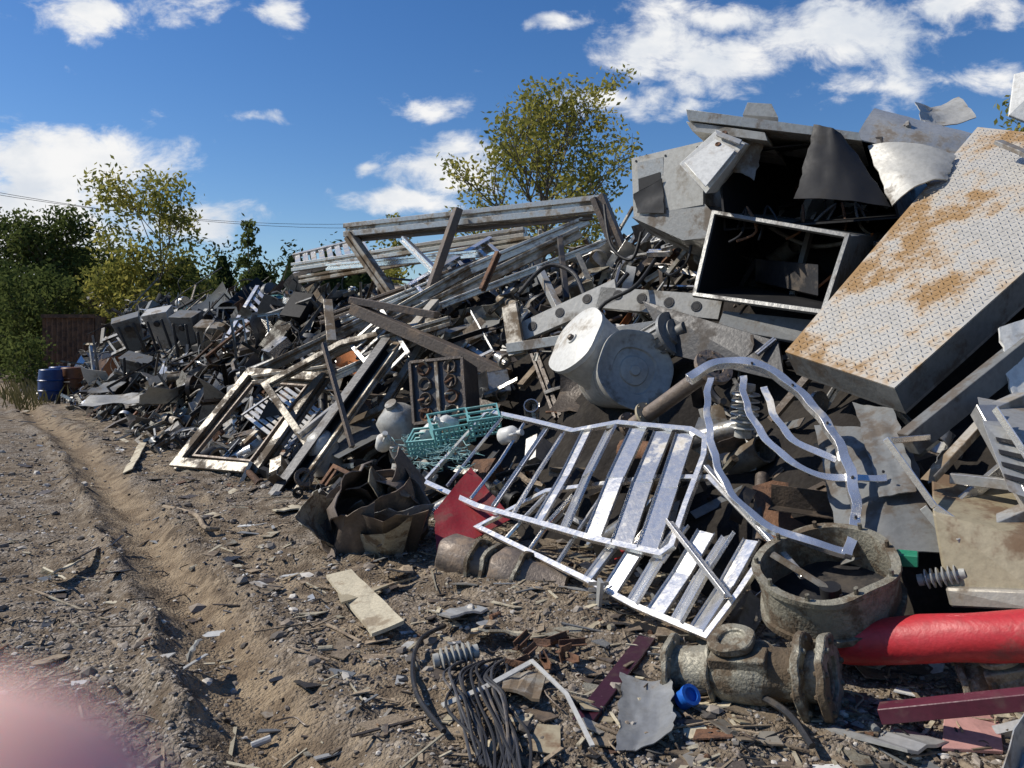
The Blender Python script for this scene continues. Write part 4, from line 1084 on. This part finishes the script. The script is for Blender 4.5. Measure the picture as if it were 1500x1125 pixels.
# ---------------------------------------------------------------- photographer's hand beside the camera
b = B('hand'); E_ = Vector((0, 0, EYE))
def limb(pts, rads, n=6):
    q = cr([E_+Vector(p) for p in pts], n); m_ = len(q)-1
    rl = [float(np.interp(i/m_*(len(rads)-1), range(len(rads)), rads)) for i in range(m_+1)]
    d0 = (q[-1]-q[-2]).normalized(); R_ = rl[-1]; end = q[-1].copy()
    for k in range(1, 7):
        a_ = k/6*math.pi/2; q.append(end+d0*R_*math.sin(a_)); rl.append(max(.0004, R_*math.cos(a_)))
    tube(b, q, .01, 'skin', 16, rl=rl)
limb([(-.17, -.16, -.36), (-.125, -.085, -.215), (-.105, -.055, -.15), (-.10, -.03, -.125)], [.034, .027, .033, .02])
limb([(-.105, -.055, -.16), (-.083, -.02, -.105), (-.060, .004, -.068), (-.033, .019, -.036), (-.0175, .0235, -.0178)], [.016, .0115, .0100, .0090, .0080])
limb([(-.108, -.055, -.16), (-.098, -.01, -.112), (-.085, .022, -.085), (-.075, .035, -.062), (-.07, .03, -.046)], [.016, .0115, .0095, .0085, .0075])
limb([(-.115, -.055, -.16), (-.112, -.012, -.125), (-.105, .02, -.105), (-.098, .034, -.085), (-.095, .03, -.068)], [.016, .011, .0092, .0082, .0072])
limb([(-.122, -.06, -.165), (-.125, -.022, -.14), (-.122, .006, -.128), (-.118, .018, -.112), (-.115, .016, -.1)], [.015, .010, .0085, .0075, .0065])
limb([(-.11, -.07, -.17), (-.08, -.075, -.14), (-.055, -.08, -.115), (-.035, -.07, -.09)], [.018, .014, .0105, .009])
ho = b.finish()
rm = ho.modifiers.new('remesh', 'REMESH'); rm.mode = 'VOXEL'; rm.voxel_size = .0018; rm.use_smooth_shade = True

# ---------------------------------------------------------------- world
SE = math.radians(43); sdir = Vector((-.93, .12, 0)).normalized()*math.cos(SE); sdir.z = math.sin(SE)
w = bpy.data.worlds.new('World'); scene.world = w; w.use_nodes = True
nt = w.node_tree; nt.nodes.clear(); out = nt.nodes.new('ShaderNodeOutputWorld')
sky = nt.nodes.new('ShaderNodeTexSky'); sky.sky_type = 'NISHITA'; sky.sun_disc = False
sky.sun_elevation = SE; sky.sun_rotation = math.atan2(sdir.x, sdir.y)
sky.air_density = 1.; sky.dust_density = .25; sky.ozone_density = 3.8
hsv = nt.nodes.new('ShaderNodeHueSaturation'); hsv.inputs['Saturation'].default_value = 1.26; hsv.inputs['Hue'].default_value = .508; hsv.inputs['Value'].default_value = 1.1
nt.links.new(sky.outputs[0], hsv.inputs['Color'])
bg = nt.nodes.new('ShaderNodeBackground'); bg.inputs[1].default_value = .1; nt.links.new(hsv.outputs[0], bg.inputs[0])
tc = nt.nodes.new('ShaderNodeTexCoord'); sp = nt.nodes.new('ShaderNodeSeparateXYZ'); nt.links.new(tc.outputs['Generated'], sp.inputs[0])
yy = math_(nt, 'MAXIMUM', sp.outputs[1], .08)
u = math_(nt, 'DIVIDE', sp.outputs[0], yy); v = math_(nt, 'DIVIDE', sp.outputs[2], yy)
cb = nt.nodes.new('ShaderNodeCombineXYZ'); nt.links.new(u, cb.inputs[0]); nt.links.new(v, cb.inputs[1])
wn = noise(nt, cb.outputs[0], 9, 3, .6)
vm = nt.nodes.new('ShaderNodeVectorMath'); vm.operation = 'MULTIPLY_ADD'; nt.links.new(wn.outputs['Color'], vm.inputs[0])
vm.inputs[1].default_value = (.10, .06, 0); nt.links.new(cb.outputs[0], vm.inputs[2])
base = vm.outputs[0]
clouds = [(165, 8, 130, 38, .9), (405, 22, 44, 24, .8), (80, 235, 190, 62, 1.4), (30, 300, 190, 60, 1.4), (20, 360, 220, 60, 1.3), (270, 325, 130, 30, 1.), (375, 163, 55, 14, .75), (645, 158, 60, 20, .7), (828, 38, 40, 14, .7), (535, 243, 26, 12, .7),
          (650, 245, 95, 42, 1.15), (590, 298, 95, 22, 1.), (905, 140, 85, 26, 1.1), (1003, 157, 35, 14, .7), (950, 65, 90, 50, 1.15), (1050, 95, 95, 44, 1.1), (1010, 18, 120, 30, .8), (1240, 50, 135, 50, 1.2), (1180, 15, 120, 30, .8), (1420, 10, 100, 32, .9), (1310, 122, 180, 28, .7)]
cur = None
for (cx, cy, rx, ry, wg) in clouds:
    m1 = nt.nodes.new('ShaderNodeVectorMath'); m1.operation = 'MULTIPLY_ADD'; nt.links.new(base, m1.inputs[0])
    m1.inputs[1].default_value = (F/rx, F/ry, 0)
    cxw = (cx-750)/F+.05; cyw = (500-cy)/F+.03
    m1.inputs[2].default_value = (-cxw*F/rx, -cyw*F/ry, 0)
    ln = nt.nodes.new('ShaderNodeVectorMath'); ln.operation = 'LENGTH'; nt.links.new(m1.outputs[0], ln.inputs[0])
    val = math_(nt, 'MULTIPLY', math_(nt, 'SUBTRACT', 1.25, ln.outputs['Value'], clamp=False), wg)
    cur = val if cur is None else math_(nt, 'MAXIMUM', cur, val)
cur = math_(nt, 'MAXIMUM', cur, -.4)
mp_ = nt.nodes.new('ShaderNodeMapping'); mp_.inputs['Scale'].default_value = (1, 1.7, 1); nt.links.new(cb.outputs[0], mp_.inputs[0])
n1 = noise(nt, mp_.outputs[0], 12, 8, .64, .3).outputs['Fac']
den = math_(nt, 'ADD', math_(nt, 'MULTIPLY', cur, .6), math_(nt, 'MULTIPLY', math_(nt, 'SUBTRACT', n1, .5), 1.9))
mask = rampv(nt, den, .05, .62)
mask = math_(nt, 'MULTIPLY', mask, rampv(nt, sp.outputs[1], .1, .25))
n2 = noise(nt, mp_.outputs[0], 7, 5, .55).outputs['Fac']
cc = mixc(nt, math_(nt, 'MULTIPLY', rampv(nt, n2, .42, .66), .6), (1., 1., 1.), (.60, .68, .80))
bg2 = nt.nodes.new('ShaderNodeBackground'); nt.links.new(cc, bg2.inputs[0]); bg2.inputs[1].default_value = .93
mx = nt.nodes.new('ShaderNodeMixShader'); nt.links.new(mask, mx.inputs[0]); nt.links.new(bg.outputs[0], mx.inputs[1]); nt.links.new(bg2.outputs[0], mx.inputs[2])
nt.links.new(mx.outputs[0], out.inputs[0])
sl = bpy.data.lights.new('sun', 'SUN'); sl.energy = 5.; sl.angle = math.radians(.5); sl.color = (1, .94, .84)
so = bpy.data.objects.new('sun', sl); scene.collection.objects.link(so); so.rotation_euler = sdir.to_track_quat('Z', 'Y').to_euler()

# ---------------------------------------------------------------- camera
cd = bpy.data.cameras.new('camera'); co = bpy.data.objects.new('camera', cd); scene.collection.objects.link(co)
co.location = (0, 0, EYE); co.rotation_euler = (math.pi/2, 0, 0)
cd.lens = 28.8; cd.sensor_width = 36; cd.shift_y = -62.5/1500
cd.clip_start = .004; cd.clip_end = 3000
cd.dof.use_dof = True; cd.dof.focus_distance = 7.; cd.dof.aperture_fstop = 14
scene.camera = co
scene.view_settings.view_transform = 'Standard'; scene.view_settings.look = 'None'; scene.view_settings.exposure = 0
